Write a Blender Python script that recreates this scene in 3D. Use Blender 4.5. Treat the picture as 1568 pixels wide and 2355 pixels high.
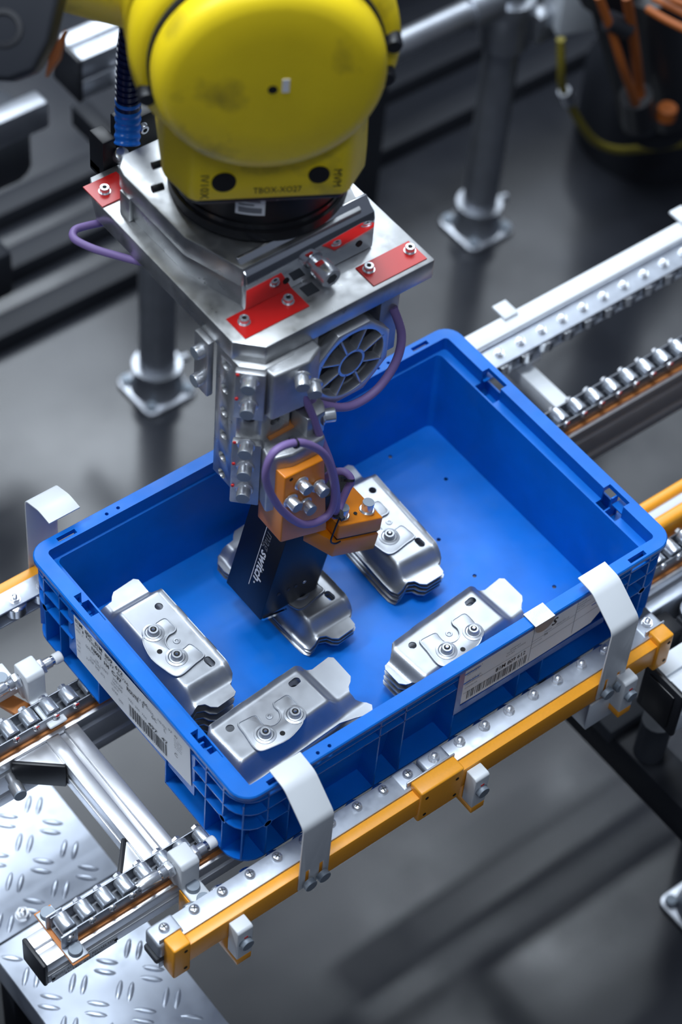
import bpy, bmesh, math, random
from mathutils import Vector, Matrix, Quaternion
from mathutils.geometry import delaunay_2d_cdt
random.seed(7)
for o in list(bpy.data.objects): bpy.data.objects.remove(o)
S = bpy.context.scene
C = S.collection
# ------------------------------------------------------------------ camera
cam_d = bpy.data.cameras.new('camera'); cam = bpy.data.objects.new('camera', cam_d); C.objects.link(cam)
cam_d.sensor_fit = 'VERTICAL'; cam_d.sensor_height = 36.0; cam_d.sensor_width = 36.0 * 1568 / 2355
cam_d.lens = 5560.06 / 2355 * 36.0
cam_d.clip_start = 0.05; cam_d.clip_end = 100
cam.matrix_world = Matrix(((0.7893145, 0.44520108, -0.42282221, -0.81422058),
                           (-0.61074376, 0.6400148, -0.46623289, -1.00008335),
                           (0.06304509, 0.62624041, 0.77707674, 2.20369203),
                           (0, 0, 0, 1)))
cam_d.dof.use_dof = True; cam_d.dof.focus_distance = 2.58; cam_d.dof.aperture_fstop = 3.4
S.camera = cam
# ------------------------------------------------------------------ world and lamps of the hall
w = bpy.data.worlds.new('hall'); S.world = w; w.use_nodes = True
w.node_tree.nodes['Background'].inputs[0].default_value = (0.60, 0.70, 0.92, 1)
w.node_tree.nodes['Background'].inputs[1].default_value = 0.13
HALL_LAMPS = [  # centre x, centre y, height, length x, width y, power : ceiling luminaires and the pale roof-light panels of the hall
    (1.2, 1.6, 5.2, 5.0, 5.0, 52),
    (1.05, 2.40, 4.0, 0.8, 0.70, 6.5), (2.42, 2.05, 4.0, 0.55, 0.10, 7), (2.95, 1.69, 4.0, 0.7, 0.10, 8), (3.35, 2.07, 4.0, 0.4, 0.10, 3.5), (2.1, 1.33, 4.0, 0.5, 0.10, 4),
    (2.00, 3.40, 4.0, 2.5, 0.90, 50), (2.00, 4.40, 4.0, 2.5, 1.00, 92), (2.10, 5.40, 4.0, 2.4, 0.45, 42), (2.10, 6.05, 4.0, 2.4, 0.30, 30),
    (4.35, 3.8, 4.0, 2.1, 2.2, 58), (-0.1, 0.45, 4.0, 1.5, 0.40, 95), (-1.95, 1.85, 3.6, 0.9, 0.40, 70), (-1.0, -1.8, 4.0, 1.8, 0.40, 26)]
for i, (cx, cy, cz, lx, ly, pw) in enumerate(HALL_LAMPS):
    ld = bpy.data.lights.new('ceiling_luminaire', 'AREA'); ld.shape = 'RECTANGLE'; ld.size = lx; ld.size_y = ly
    ld.energy = pw; ld.color = (0.83, 0.915, 1.0)
    lo = bpy.data.objects.new('ceiling_luminaire', ld); C.objects.link(lo); lo.location = (cx, cy, cz)
vs = S.view_settings
vs.view_transform = 'Standard'; vs.look = 'None'; vs.gamma = 1.0; vs.use_curve_mapping = False; vs.exposure = 0.32

# ------------------------------------------------------------------ materials
MATS = {}
def mat(name, col, rough=0.5, metal=0.0, var=0.0, vscale=40, bump=0.0, bscale=200, rvar=0.0, dirt=None, dscale=12, damt=0.5, coat=0.0):
    m = bpy.data.materials.new(name); m.use_nodes = True; nt = m.node_tree; b = nt.nodes['Principled BSDF']
    b.inputs['Base Color'].default_value = (*col, 1); b.inputs['Roughness'].default_value = rough; b.inputs['Metallic'].default_value = metal
    if coat: b.inputs['Coat Weight'].default_value = coat
    tc = nt.nodes.new('ShaderNodeTexCoord'); last = None
    def noise(scale, detail=5):
        n = nt.nodes.new('ShaderNodeTexNoise'); n.inputs['Scale'].default_value = scale; n.inputs['Detail'].default_value = detail
        nt.links.new(tc.outputs['Object'], n.inputs['Vector']); return n
    if var:
        n = noise(vscale); r = nt.nodes.new('ShaderNodeValToRGB')
        r.color_ramp.elements[0].position = 0.3; r.color_ramp.elements[1].position = 0.7
        r.color_ramp.elements[0].color = (*[max(0, c * (1 - var)) for c in col], 1); r.color_ramp.elements[1].color = (*[min(1, c * (1 + var)) for c in col], 1)
        nt.links.new(n.outputs['Fac'], r.inputs['Fac']); last = r.outputs['Color']
    if dirt:
        n = noise(dscale, 8); r = nt.nodes.new('ShaderNodeValToRGB')
        r.color_ramp.elements[0].position = 0.56; r.color_ramp.elements[1].position = 0.72
        r.color_ramp.elements[0].color = (0, 0, 0, 1); r.color_ramp.elements[1].color = (damt, damt, damt, 1)
        nt.links.new(n.outputs['Fac'], r.inputs['Fac'])
        mx = nt.nodes.new('ShaderNodeMix'); mx.data_type = 'RGBA'
        nt.links.new(r.outputs['Color'], mx.inputs[0])
        if last: nt.links.new(last, mx.inputs[6])
        else: mx.inputs[6].default_value = (*col, 1)
        mx.inputs[7].default_value = (*dirt, 1); last = mx.outputs[2]
    if last: nt.links.new(last, b.inputs['Base Color'])
    if rvar:
        n = noise(vscale * 2.3); r = nt.nodes.new('ShaderNodeMapRange')
        r.inputs[1].default_value = 0.3; r.inputs[2].default_value = 0.7; r.inputs[3].default_value = max(0.02, rough - rvar); r.inputs[4].default_value = min(1, rough + rvar)
        nt.links.new(n.outputs['Fac'], r.inputs[0]); nt.links.new(r.outputs[0], b.inputs['Roughness'])
    if bump:
        n = noise(bscale, 3); bp = nt.nodes.new('ShaderNodeBump'); bp.inputs['Strength'].default_value = bump; bp.inputs['Distance'].default_value = 0.001
        nt.links.new(n.outputs['Fac'], bp.inputs['Height']); nt.links.new(bp.outputs['Normal'], b.inputs['Normal'])
    if name in ('dark_machine', 'dark_grey'): b.inputs['Specular IOR Level'].default_value = 0.2
    if name == 'floor_coating': b.inputs['Specular IOR Level'].default_value = 0.34
    if name == 'blue_plastic': b.inputs['Specular IOR Level'].default_value = 0.3
    MATS[name] = m; return m
mat('blue_plastic', (0.0, 0.145, 0.60), 0.40, var=0.10, vscale=18, rvar=0.07, dirt=(0.03, 0.17, 0.52), dscale=22, damt=0.35)
mat('clear_blue_plastic', (0.035, 0.11, 0.42), 0.2)
mat('zinc', (0.48, 0.52, 0.59), 0.46, 0.65, var=0.08, vscale=60, rvar=0.06)
mat('rail_steel', (0.26, 0.275, 0.31), 0.40, 0.8, var=0.08, vscale=40)
mat('pressed_steel', (0.39, 0.41, 0.445), 0.39, 0.88, var=0.06, vscale=30, rvar=0.06)
mat('raw_edge_steel', (0.30, 0.31, 0.34), 0.45, 1.0)
mat('bright_steel', (0.80, 0.82, 0.85), 0.16, 1.0)
mat('roller_steel', (0.58, 0.62, 0.68), 0.30, 0.78, rvar=0.04, vscale=90)
mat('screw_steel', (0.70, 0.72, 0.76), 0.27, 0.85)
mat('dull_bolt', (0.24, 0.28, 0.33), 0.5, 0.35)
mat('aluminium', (0.68, 0.69, 0.72), 0.36, 0.85, var=0.03, vscale=50)
mat('milled_aluminium', (0.50, 0.51, 0.52), 0.36, 0.9, var=0.14, vscale=26, rvar=0.10, dirt=(0.30, 0.30, 0.31), dscale=45, damt=0.5)
mat('cast_aluminium', (0.46, 0.47, 0.49), 0.45, 0.9, var=0.10, vscale=60, bump=0.15, bscale=500)
mat('polished_plate', (0.78, 0.80, 0.83), 0.07, 1.0)
mat('chequer_plate', (0.55, 0.60, 0.69), 0.42, 0.75, var=0.10, vscale=14, rvar=0.08)
mat('orange_paint', (0.90, 0.37, 0.024), 0.38, var=0.03, vscale=300, bump=0.06, bscale=900)
mat('orange_anodised', (0.72, 0.215, 0.004), 0.36, var=0.03, vscale=80)
mat('orange_gasket', (0.55, 0.20, 0.05), 0.6)
mat('yellow_paint', (0.90, 0.67, 0.012), 0.42, var=0.06, vscale=14, dirt=(0.06, 0.05, 0.02), dscale=16, damt=0.55)
mat('yellow_cable', (0.17, 0.14, 0.012), 0.6)
mat('white_paint', (0.66, 0.69, 0.725), 0.42, var=0.015, vscale=30)
mat('white_plastic', (0.82, 0.83, 0.85), 0.4)
mat('pale_grey_paint', (0.60, 0.64, 0.69), 0.45)
mat('black_plastic', (0.010, 0.011, 0.015), 0.45)
mat('black_satin', (0.006, 0.006, 0.008), 0.38)
mat('black_oxide', (0.012, 0.012, 0.014), 0.22)
mat('dark_machine', (0.018, 0.020, 0.026), 0.5)
mat('dark_grey', (0.05, 0.055, 0.065), 0.5)
mat('hole', (0.003, 0.003, 0.004), 0.8)
mat('purple_cable', (0.23, 0.155, 0.38), 0.5)
mat('navy_hose', (0.004, 0.012, 0.085), 0.22)
mat('blue_sleeve', (0.004, 0.19, 0.85), 0.3)
mat('orange_cable', (0.30, 0.075, 0.008), 0.6)  # background shade is mixed in, darker than the cables' own orange
mat('red_plate', (0.60, 0.012, 0.010), 0.30, var=0.04, vscale=40)
mat('red_mark', (0.65, 0.01, 0.01), 0.5)
mat('paper', (0.86, 0.88, 0.92), 0.55)
mat('ink', (0.02, 0.02, 0.025), 0.6)
mat('pale_ink', (0.20, 0.21, 0.24), 0.6)
mat('white_print', (0.80, 0.80, 0.82), 0.5)
mat('grey_print', (0.16, 0.16, 0.17), 0.5)
mat('pipe_steel', (0.40, 0.42, 0.46), 0.36, 0.9, var=0.12, vscale=20)
mat('floor_coating', (0.019, 0.021, 0.027), 0.20, var=0.16, vscale=3.0, rvar=0.05, dirt=(0.011, 0.012, 0.016), dscale=5, damt=0.6)

# ------------------------------------------------------------------ helpers
ORG = {}
def thing(name, label, cat, loc, group=None):
    o = bpy.data.objects.new(name, None); C.objects.link(o); o.location = loc; o.empty_display_size = 0.02
    o['label'] = label; o['category'] = cat; o['kind'] = 'thing'
    if group: o['group'] = group
    ORG[o] = Vector(loc); return o
def tag(o, label, cat, group=None):
    o['label'] = label; o['category'] = cat; o['kind'] = 'thing'
    if group: o['group'] = group
    return o
def V(*a): return Vector(a)
def frame(d, up=None):
    d = Vector(d).normalized(); u = Vector(up) if up else (Vector((0, 0, 1)) if abs(d.z) < 0.9 else Vector((1, 0, 0)))
    x = u.cross(d).normalized(); y = d.cross(x); return x, y, d
class MB:
    def __init__(s): s.bm = bmesh.new()
    def face(s, pts):
        return s.bm.faces.new([s.bm.verts.new(p) for p in pts])
    def box(s, x0, x1, y0, y1, z0, z1):
        return s.obox(((x0 + x1) / 2, (y0 + y1) / 2, (z0 + z1) / 2), (1, 0, 0), (0, 1, 0), (0, 0, 1), abs(x1 - x0) / 2, abs(y1 - y0) / 2, abs(z1 - z0) / 2)
    def obox(s, c, ax, ay, az, hx, hy, hz):
        c = Vector(c); ax = Vector(ax).normalized() * hx; ay = Vector(ay).normalized() * hy; az = Vector(az).normalized() * hz
        v = [s.bm.verts.new(c + i * ax + j * ay + k * az) for i in (-1, 1) for j in (-1, 1) for k in (-1, 1)]
        for f in ((0, 1, 3, 2), (4, 6, 7, 5), (0, 4, 5, 1), (2, 3, 7, 6), (0, 2, 6, 4), (1, 5, 7, 3)): s.bm.faces.new([v[i] for i in f])
        return s
    def loops(s, loops, cap0=True, cap1=True, closed=False):
        R = [[s.bm.verts.new(p) for p in l] for l in loops]; n = len(R[0])
        pairs = list(zip(R, R[1:])) + ([(R[-1], R[0])] if closed else [])
        for a, b in pairs:
            for i in range(n):
                j = (i + 1) % n; s.bm.faces.new((a[i], a[j], b[j], b[i]))
        if not closed:
            if cap0: s.bm.faces.new(list(reversed(R[0])))
            if cap1: s.bm.faces.new(R[-1])
        return s
    def prism(s, pts, axis, a, b):
        f = {'x': lambda p, t: (t, p[0], p[1]), 'y': lambda p, t: (p[0], t, p[1]), 'z': lambda p, t: (p[0], p[1], t)}[axis]
        return s.loops([[f(p, a) for p in pts], [f(p, b) for p in pts]])
    def cyl(s, p0, p1, r, n=20, r2=None):
        return s.lathe([(r, 0), (r if r2 is None else r2, (Vector(p1) - Vector(p0)).length)], p0, Vector(p1) - Vector(p0), n)
    def lathe(s, prof, o, d, n=20, up=None):
        o = Vector(o); x, y, d = frame(d, up)
        return s.loops([[o + d * h + x * (r * math.cos(2 * math.pi * i / n)) + y * (r * math.sin(2 * math.pi * i / n)) for i in range(n)] for r, h in prof])
    def tube(s, pts, r, n=10, sub=6, closed=False, caps=True):
        P = spline(pts, sub, closed) if sub > 1 else [Vector(p) for p in pts]
        L = []; t0 = None; x = None
        for i, p in enumerate(P):
            a = P[i - 1] if (i > 0 or closed) else p; b = P[(i + 1) % len(P)] if (i < len(P) - 1 or closed) else p
            t = (b - a).normalized()
            if x is None: x = frame(t)[0]
            else: x = (x - t * x.dot(t)).normalized()
            y = t.cross(x)
            rr = r(i / (len(P) - 1)) if callable(r) else r
            L.append([p + x * (rr * math.cos(2 * math.pi * k / n)) + y * (rr * math.sin(2 * math.pi * k / n)) for k in range(n)])
        return s.loops(L, caps, caps, closed)
    def hexagon(s, o, d, r, h, z0=0):
        return s.lathe([(r, z0), (r, z0 + h)], o, d, 6)
    def text(s, body, size, o, right, up, shear=0.0, width=None, align='LEFT', off=0.0):
        fc = bpy.data.curves.new('print', 'FONT'); fc.body = body; fc.size = size; fc.shear = shear; fc.align_x = align; fc.offset = off; fc.resolution_u = 2
        ob = bpy.data.objects.new('print', fc); C.objects.link(ob)
        dg = bpy.context.evaluated_depsgraph_get(); me = bpy.data.meshes.new_from_object(ob.evaluated_get(dg))
        o = Vector(o); right = Vector(right).normalized(); up = Vector(up).normalized()
        k = 1.0
        if width:
            xs = [v.co.x for v in me.vertices]; k = width / (max(xs) - min(xs))
        vv = [s.bm.verts.new(o + right * (v.co.x * k) + up * v.co.y) for v in me.vertices]
        for p in me.polygons:
            try: s.bm.faces.new([vv[i] for i in p.vertices])
            except ValueError: pass
        bpy.data.objects.remove(ob); bpy.data.curves.remove(fc); bpy.data.meshes.remove(me); return s
    def mesh(s, name, mats, org=(0, 0, 0), bevel=0, seg=2, smooth=35, recalc=True):
        bm = s.bm
        if recalc: bmesh.ops.recalc_face_normals(bm, faces=bm.faces)
        if bevel:
            bm.edges.ensure_lookup_table()
            es = [e for e in bm.edges if len(e.link_faces) == 2 and e.calc_face_angle(0) > 0.5]
            bmesh.ops.bevel(bm, geom=es, offset=bevel, segments=seg, profile=0.5, affect='EDGES', clamp_overlap=True)
        bmesh.ops.translate(bm, verts=bm.verts, vec=-Vector(org))
        me = bpy.data.meshes.new(name); bm.to_mesh(me); bm.free()
        for m in (mats if isinstance(mats, (list, tuple)) else [mats]): me.materials.append(MATS[m])
        if smooth:
            me.shade_smooth(); me.set_sharp_from_angle(angle=math.radians(smooth))
        return me
    def build(s, name, mats, parent=None, label=None, org=None, **kw):
        og = Vector(org) if org is not None else (ORG[parent] if parent else Vector((0, 0, 0)))
        me = s.mesh(name, mats, og, **kw); o = bpy.data.objects.new(name, me); C.objects.link(o)
        if parent: o.parent = parent
        else: o.location = og
        ORG[o] = og
        if label: o['label'] = label
        return o
def spline(pts, sub, closed=False):
    P = [Vector(p) for p in pts]; n = len(P); out = []
    rng = range(n if closed else n - 1)
    for i in rng:
        if closed: p0, p1, p2, p3 = P[i - 1], P[i], P[(i + 1) % n], P[(i + 2) % n]
        else: p0, p1, p2, p3 = P[max(i - 1, 0)], P[i], P[i + 1], P[min(i + 2, n - 1)]
        for k in range(sub):
            t = k / sub
            out.append(0.5 * ((2 * p1) + (p2 - p0) * t + (2 * p0 - 5 * p1 + 4 * p2 - p3) * t * t + (-p0 + 3 * p1 - 3 * p2 + p3) * t ** 3))
    if not closed: out.append(P[-1])
    return out
def cut(a, b):
    def tmp(mb):
        bmesh.ops.recalc_face_normals(mb.bm, faces=mb.bm.faces)
        me = bpy.data.meshes.new('tmp'); mb.bm.to_mesh(me); mb.bm.free(); o = bpy.data.objects.new('tmp', me); C.objects.link(o); return o
    oa, ob = tmp(a), tmp(b); m = oa.modifiers.new('cut', 'BOOLEAN'); m.operation = 'DIFFERENCE'; m.solver = 'EXACT'; m.use_self = True; m.object = ob
    dg = bpy.context.evaluated_depsgraph_get(); me = bpy.data.meshes.new_from_object(oa.evaluated_get(dg))
    r = MB(); r.bm.from_mesh(me)
    for o in (oa, ob): md = o.data; bpy.data.objects.remove(o); bpy.data.meshes.remove(md)
    bpy.data.meshes.remove(me); return r
def inst(me, name, parent, loc, d=(0, 0, 1), spin=0.0, label=None):
    o = bpy.data.objects.new(name, me); C.objects.link(o); o.parent = parent
    o.location = Vector(loc) - ORG[parent]
    q = Vector((0, 0, 1)).rotation_difference(Vector(d).normalized()); o.rotation_mode = 'QUATERNION'
    o.rotation_quaternion = q @ Quaternion((0, 0, 1), spin)
    ORG[o] = ORG[parent]
    if label: o['label'] = label
    return o
def rr(x0, x1, y0, y1, r, z, k=6):
    out = []
    for cx, cy, a0 in ((x1 - r, y1 - r, 0), (x0 + r, y1 - r, 90), (x0 + r, y0 + r, 180), (x1 - r, y0 + r, 270)):
        for i in range(k + 1):
            a = math.radians(a0 + 90 * i / k); out.append((cx + r * math.cos(a), cy + r * math.sin(a), z))
    return out
def structure(o): o['kind'] = 'structure'; return o

# ---- shared fastener meshes (axis +z, base at 0)
def fastener_pan(r):
    m = MB(); m.lathe([(r * 1.0, 0), (r, r * .28), (r * .93, r * .5), (r * .7, r * .68), (r * .35, r * .76), (r * .02, r * .77)], (0, 0, 0), (0, 0, 1), 20)
    nf = len(m.bm.faces)
    m.box(-r * .55, r * .55, -r * .1, r * .1, r * .5, r * .80); m.box(-r * .1, r * .1, -r * .55, r * .55, r * .5, r * .80)
    m.bm.faces.ensure_lookup_table()
    for f in m.bm.faces[nf:]: f.material_index = 1
    return m.mesh('screw', ['screw_steel', 'dark_grey'])
def fastener_socket(r, h, mats=('screw_steel', 'hole'), washer=True):
    m = MB()
    if washer: m.lathe([(r * 1.25, 0), (r * 1.25, h * .14)], (0, 0, 0), (0, 0, 1), 20)
    m.lathe([(r, h * .1), (r, h * .9), (r * .9, h), (r * .58, h), (r * .55, h * .98)], (0, 0, 0), (0, 0, 1), 20)
    nf = len(m.bm.faces); m.lathe([(r * .5, h * .6), (r * .5, h * 1.005)], (0, 0, 0), (0, 0, 1), 6)
    m.bm.faces.ensure_lookup_table()
    for f in m.bm.faces[nf:]: f.material_index = 1
    return m.mesh('screw', list(mats))
def fastener_capped(r, h):
    m = MB(); m.lathe([(r * 1.3, 0), (r * 1.3, h * .10), (r * 1.18, h * .16)], (0, 0, 0), (0, 0, 1), 22)
    m.lathe([(r, h * .1), (r, h * .92), (r * .97, h * .97)], (0, 0, 0), (0, 0, 1), 22)
    nf = len(m.bm.faces); m.lathe([(r * .97, h * .96), (r * .95, h), (r * .2, h * 1.01)], (0, 0, 0), (0, 0, 1), 22)
    m.bm.faces.ensure_lookup_table()
    for f in m.bm.faces[nf:]: f.material_index = 1
    return m.mesh('bolt', ['screw_steel', 'dull_bolt'])
def fastener_nut(r):
    m = MB(); m.lathe([(r * 1.15, 0), (r * 1.15, r * .15)], (0, 0, 0), (0, 0, 1), 18); m.hexagon((0, 0, 0), (0, 0, 1), r, r * .8, r * .15)
    m.lathe([(r * .55, r * .9), (r * .55, r * 1.35), (r * .3, r * 1.5)], (0, 0, 0), (0, 0, 1), 12)
    return m.mesh('nut', 'screw_steel')
def fastener_button(r, h):
    m = MB(); m.lathe([(r * 1.05, 0), (r, h * .15), (r, h * .9), (r * .94, h)], (0, 0, 0), (0, 0, 1), 22); return m.mesh('bolt', 'dull_bolt', smooth=40)
F_pan = fastener_pan(.0058); F_pan_s = fastener_pan(.0046); F_sock = fastener_socket(.0052, .0065); F_nut = fastener_nut(.0057); F_cap = fastener_capped(.0068, .013)
F_cap_l = fastener_capped(.0075, .014); F_button = fastener_button(.0075, .006); F_hexs = fastener_nut(.0042)
F_hole = MB().lathe([(.0022, 0), (.0022, .0004)], (0, 0, 0), (0, 0, 1), 14).mesh('hole', 'hole')

# ================================================================== FLOOR
structure(MB().box(1.15, 4.2, 1.80, 1.86, -.75, 0.12).build('reflection_blocker', 'dark_machine', smooth=0))  # unseen panel, added to keep lamp reflections off the right-hand floor
fl = MB().box(-4, 6, -4, 7, -.80, -.75).build('floor', 'floor_coating', smooth=0); structure(fl)

# ================================================================== BLUE CRATE
LX, LY, H = .594, .396, .133
crate = thing('plastic_crate', 'blue ribbed plastic crate holding stacks of pressed steel brackets', 'crate', (LX / 2, LY / 2, 0))
def ins(dx, dy, r, z): return rr(dx, LX - dx, dy, LY - dy, r, z)
shell = MB().loops([ins(.040, .031, .008, .006), ins(.0285, .0180, .007, .1128), ins(.0177, .0157, .005, .1135), ins(.0177, .0157, .005, H),
                    ins(.0012, .0012, .0215, H), ins(0, 0, .0225, H - .0015), ins(0, 0, .0225, .1262), ins(.0155, .0135, .006, .1262),
                    ins(.0155, .0135, .006, .1100), ins(.026, .0155, .007, .1092), ins(.0375, .0285, .008, .003)])
ct = MB()
for y0, y1 in ((.281, .314), (.068, .101)):
    ct.box(.5675, .586, y0, y1, .104, .14); ct.box(.008, .0265, y0, y1, .104, .14)
for y in (.3868, .0064):
    for x0, x1 in ((.036, .0595), (.5295, .5530)): ct.box(x0, x1, y - .003, y + .003, .12, .14)
    for x in (.100, .115, .479, .494): ct.cyl((x, y, .12), (x, y, .14), .0022, 10)
for x, y in ((.482, .352), (.515, .287), (.450, .221), (.4505, .156), (.516, .091), (.30, .352), (.345, .31), (.355, .10), (.225, .06)):
    ct.cyl((x, y, -.002), (x, y, .012), .0026, 10)
for x in (.5615, .0325):
    for y in (.115, .247): ct.cyl((x, y, .105), (x, y, .13), .002, 8)
shell = cut(shell, ct).build('shell', 'blue_plastic', crate, smooth=30)
fb = MB().loops([ins(.0375, .0285, .008, .0002), ins(.0375, .0285, .008, .0032), ins(.002, .002, .030, .0032), ins(.002, .002, .030, .0002)], closed=True)
ac = MB(); ac.box(-.01, .036, .135, .2605, -.01, .02); ac.box(LX - .036, LX + .01, .135, .2605, -.01, .02)
cut(fb, ac).build('base_flange', 'blue_plastic', crate)
def rib(mb, parent=crate, **kw): return mb.build('rib', 'blue_plastic', parent, smooth=0, **kw)
for sx in (0, 1):
    X = (lambda x: x) if sx == 0 else (lambda x: LX - x)
    for y in (.033, .063, .333, .363):
        rib(MB().prism([(X(.0012), .003), (X(.0012), .1262), (X(.0158), .1262), (X(.0158), .1098), (X(.0266), .1088), (X(.0380), .003)], 'y', y - .0009, y + .0009))
    for y in (.135, .2605):
        rib(MB().prism([(X(.002), .0005), (X(.002), .045), (X(.034), .045), (X(.0385), .0005)], 'y', y - .001, y + .001))
    for y in (.088, .318, .155, .198, .242):
        rib(MB().prism([(X(.0062), .043), (X(.0062), .1262), (X(.0158), .1262), (X(.0158), .1098), (X(.0266), .1088), (X(.0336), .043)], 'y', y - .0009, y + .0009))
    for z in (.090,): rib(MB().box(X(.0062), X(.0292), .088, .318, z - .0009, z + .0009))
    rib(MB().box(X(.003), X(.0338), .135, .2605, .042, .044))
    # panel behind the label
    MB().box(X(.0040), X(.0062), .086, .320, .036, .108).build('label_panel', 'blue_plastic', crate, smooth=0)
for sy in (0, 1):
    Y = (lambda y: y) if sy == 0 else (lambda y: LY - y)
    for x in (.035, .063, .180, .2135, .286, .380, .414, .531, .559):
        rib(MB().prism([(Y(.0012), .003), (Y(.0012), .1262), (Y(.0138), .1262), (Y(.0138), .1098), (Y(.0158), .1088), (Y(.0290), .003)], 'x', x - .0009, x + .0009))
    for z in (.1165, .0995): rib(MB().box(.063, .531, Y(.0012), Y(.0140 if z > .109 else .0157 + (.109 - z) * .122), z - .0009, z + .0009))
for sx in (0, 1):
    for sy in (0, 1):
        X = (lambda x: x) if sx == 0 else (lambda x: LX - x); Y = (lambda y: y) if sy == 0 else (lambda y: LY - y)
        for z in (.1165, .0925, .0645):
            arc = [(.0312 - .030 * math.cos(math.radians(a)), .0312 - .030 * math.sin(math.radians(a))) for a in range(0, 91, 15)]
            wx, wy = (.0158, .0140) if z > .109 else (.0264 + (.109 - z) * .108, .0157 + (.109 - z) * .122)
            pts = [(.0012, .086)] + arc + [(.063, .0012), (.063, wy), (wx, wy), (wx, .086)]
            rib(MB().prism([(X(a), Y(b)) for a, b in pts], 'z', z - .0009, z + .0009))
        d = Vector(((1 if sx == 0 else -1), (1 if sy == 0 else -1), 0)).normalized()
        rib(MB().obox(Vector((X(.0172), Y(.0172), .0562)), d, d.cross(Vector((0, 0, 1))), (0, 0, 1), .0108, .0009, .0532))
        for ax, c in (('x', (X(.0015), Y(.033), .0645)), ('y', (X(.036), Y(.0015), .0645))):
            dd = Vector((1 if sx == 0 else -1, 0, 0)) if ax == 'x' else Vector((0, 1 if sy == 0 else -1, 0))
            tl = .026 if ax == 'x' else .0185; MB().lathe([(.0055, -.0005), (.0055, tl), (.0042, tl), (.0042, -.0005)], c, dd, 16).build('tube_boss', 'blue_plastic', crate)
# clear blue sleeve that holds the long-side label
MB().box(.2845, .2925, .0002, .0012, .050, .1262).build('label_sleeve', 'clear_blue_plastic', crate, smooth=0)
MB().box(.2925, .502, .0002, .0012, .050, .0605).build('label_sleeve', 'clear_blue_plastic', crate, smooth=0)

# ---------------------------------------------------------------- paper labels
lab = thing('paper_label', 'white paper label with ROUTE line and barcode on the short crate side', 'label', (.003, .198, .072))
LO = Vector((.0034, .3070, .1120)); LR = Vector((0, -1, .055)).normalized(); LU = Vector((0, .055, 1)).normalized()
def lp(u, v, h=.0): return LO + LR * (u / 1000) - LU * (v / 1000) + Vector((-1, 0, 0)) * h
q = MB()
N = 24
top = []; bot = []
for i in range(N + 1):
    u = 213 * i / N; bow = .0016 * math.sin(math.pi * i / N)
    top.append(lp(u, 0, .0006 + bow)); bot.append(lp(u, 73, .0006 + bow))
rows = [[a, b, b + Vector((.0004, 0, 0)), a + Vector((.0004, 0, 0))] for a, b in zip(top, bot)]
q.loops(rows).build('card', 'paper', lab)
def lbow(u): return .0010 + .0016 * math.sin(math.pi * u / 213)
def ltext(mb, body, size, u, v, width=None, off=0.0):
    # set word by word so the print follows the bowed card
    k = 0
    if width:
        words = body.split(' '); tot = sum(len(wd) + 1 for wd in words) - 1; pos = 0
        for wd in words:
            uu = u + width * pos / tot; ww = width * len(wd) / tot * .93
            mb.text(wd, size / 1000, lp(uu, v, lbow(uu + ww / 2) + .0002), LR, LU, width=ww / 1000 if len(wd) > 1 else None, off=off); pos += len(wd) + 1
    else: mb.text(body, size / 1000, lp(u, v, lbow(u) + .0003), LR, LU, off=off)
p1 = MB(); ltext(p1, '81M 80C 81M 809 612', 8.5, 3, 7.5, 92, .00012); ltext(p1, '11 FN0MH4 C-37 6C/26', 6.5, 14, 14, 92); ltext(p1, 'N603 H4 C-37', 9, 34, 24, 58, .0002)
ltext(p1, 'ROUTE 1', 9, 101, 23, 32, .0002); ltext(p1, '66', 7, 131, 14, 9); ltext(p1, '6C', 8, 146, 24, 10); ltext(p1, 'L', 8, 168, 24); ltext(p1, '497 47', 8, 139, 43, 36, .0001)
ltext(p1, 'C', 9, 186, 46); ltext(p1, '97 47', 5, 176, 13, 17)
p1.build('print', 'ink', lab, smooth=0, recalc=False)
p2 = MB()
for body, sz, u, v, wd in (('17.07.2026', 6, 121, 17, 30), ('10:01', 6, 156, 17, 16), ('021 266 766', 5.5, 103, 38, 34), ('000147', 6, 22, 31, 18), ('C1P1/01', 6, 30, 43, 20), ('F0P 009 612', 6, 28, 50, 30),
                           ('10  L-PAKT', 6, 40, 37, 26), ('300-VIP', 6, 74, 33, 20), ('10/1000', 6, 72, 40, 20), ('STUECK', 5, 70, 46, 16), ('0747', 6, 71, 55, 12), ('00X', 6, 84, 60, 9), ('21', 5, 21, 53, 5),
                           ('WERK', 4.5, 3, 14, 11), ('LADE 2', 4.5, 3, 21, 14), ('TOR', 4.5, 3, 41, 8), ('ART', 4.5, 3, 49, 8), ('NR', 4.5, 3, 57, 6)):
    ltext(p2, body, sz, u, v, wd)
for j in range(5): ltext(p2, ('81 12345', '91200 31', '41/01/07', '81 09320', '41010')[j], 3, 186, 18 + 3.6 * j, 14)
p2.build('print', 'pale_ink', lab, smooth=0, recalc=False)
def barcode(name, parent, fn, u0, u1, v0, v1, seed):
    rnd = random.Random(seed); m = MB(); u = u0
    while u < u1:
        wv = rnd.choice((.7, .7, 1.1, 1.6)); uu = min(u + wv, u1); m.face([fn(u, v0), fn(u, v1), fn(uu, v1), fn(uu, v0)]); u = uu + rnd.choice((.7, .9, 1.3, 2.0))
    return m.build(name, 'ink', parent, smooth=0, recalc=False)
barcode('barcode', lab, lambda u, v: lp(u, v, lbow(u) + .0002), 104, 172, 45, 65, 3)

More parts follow.
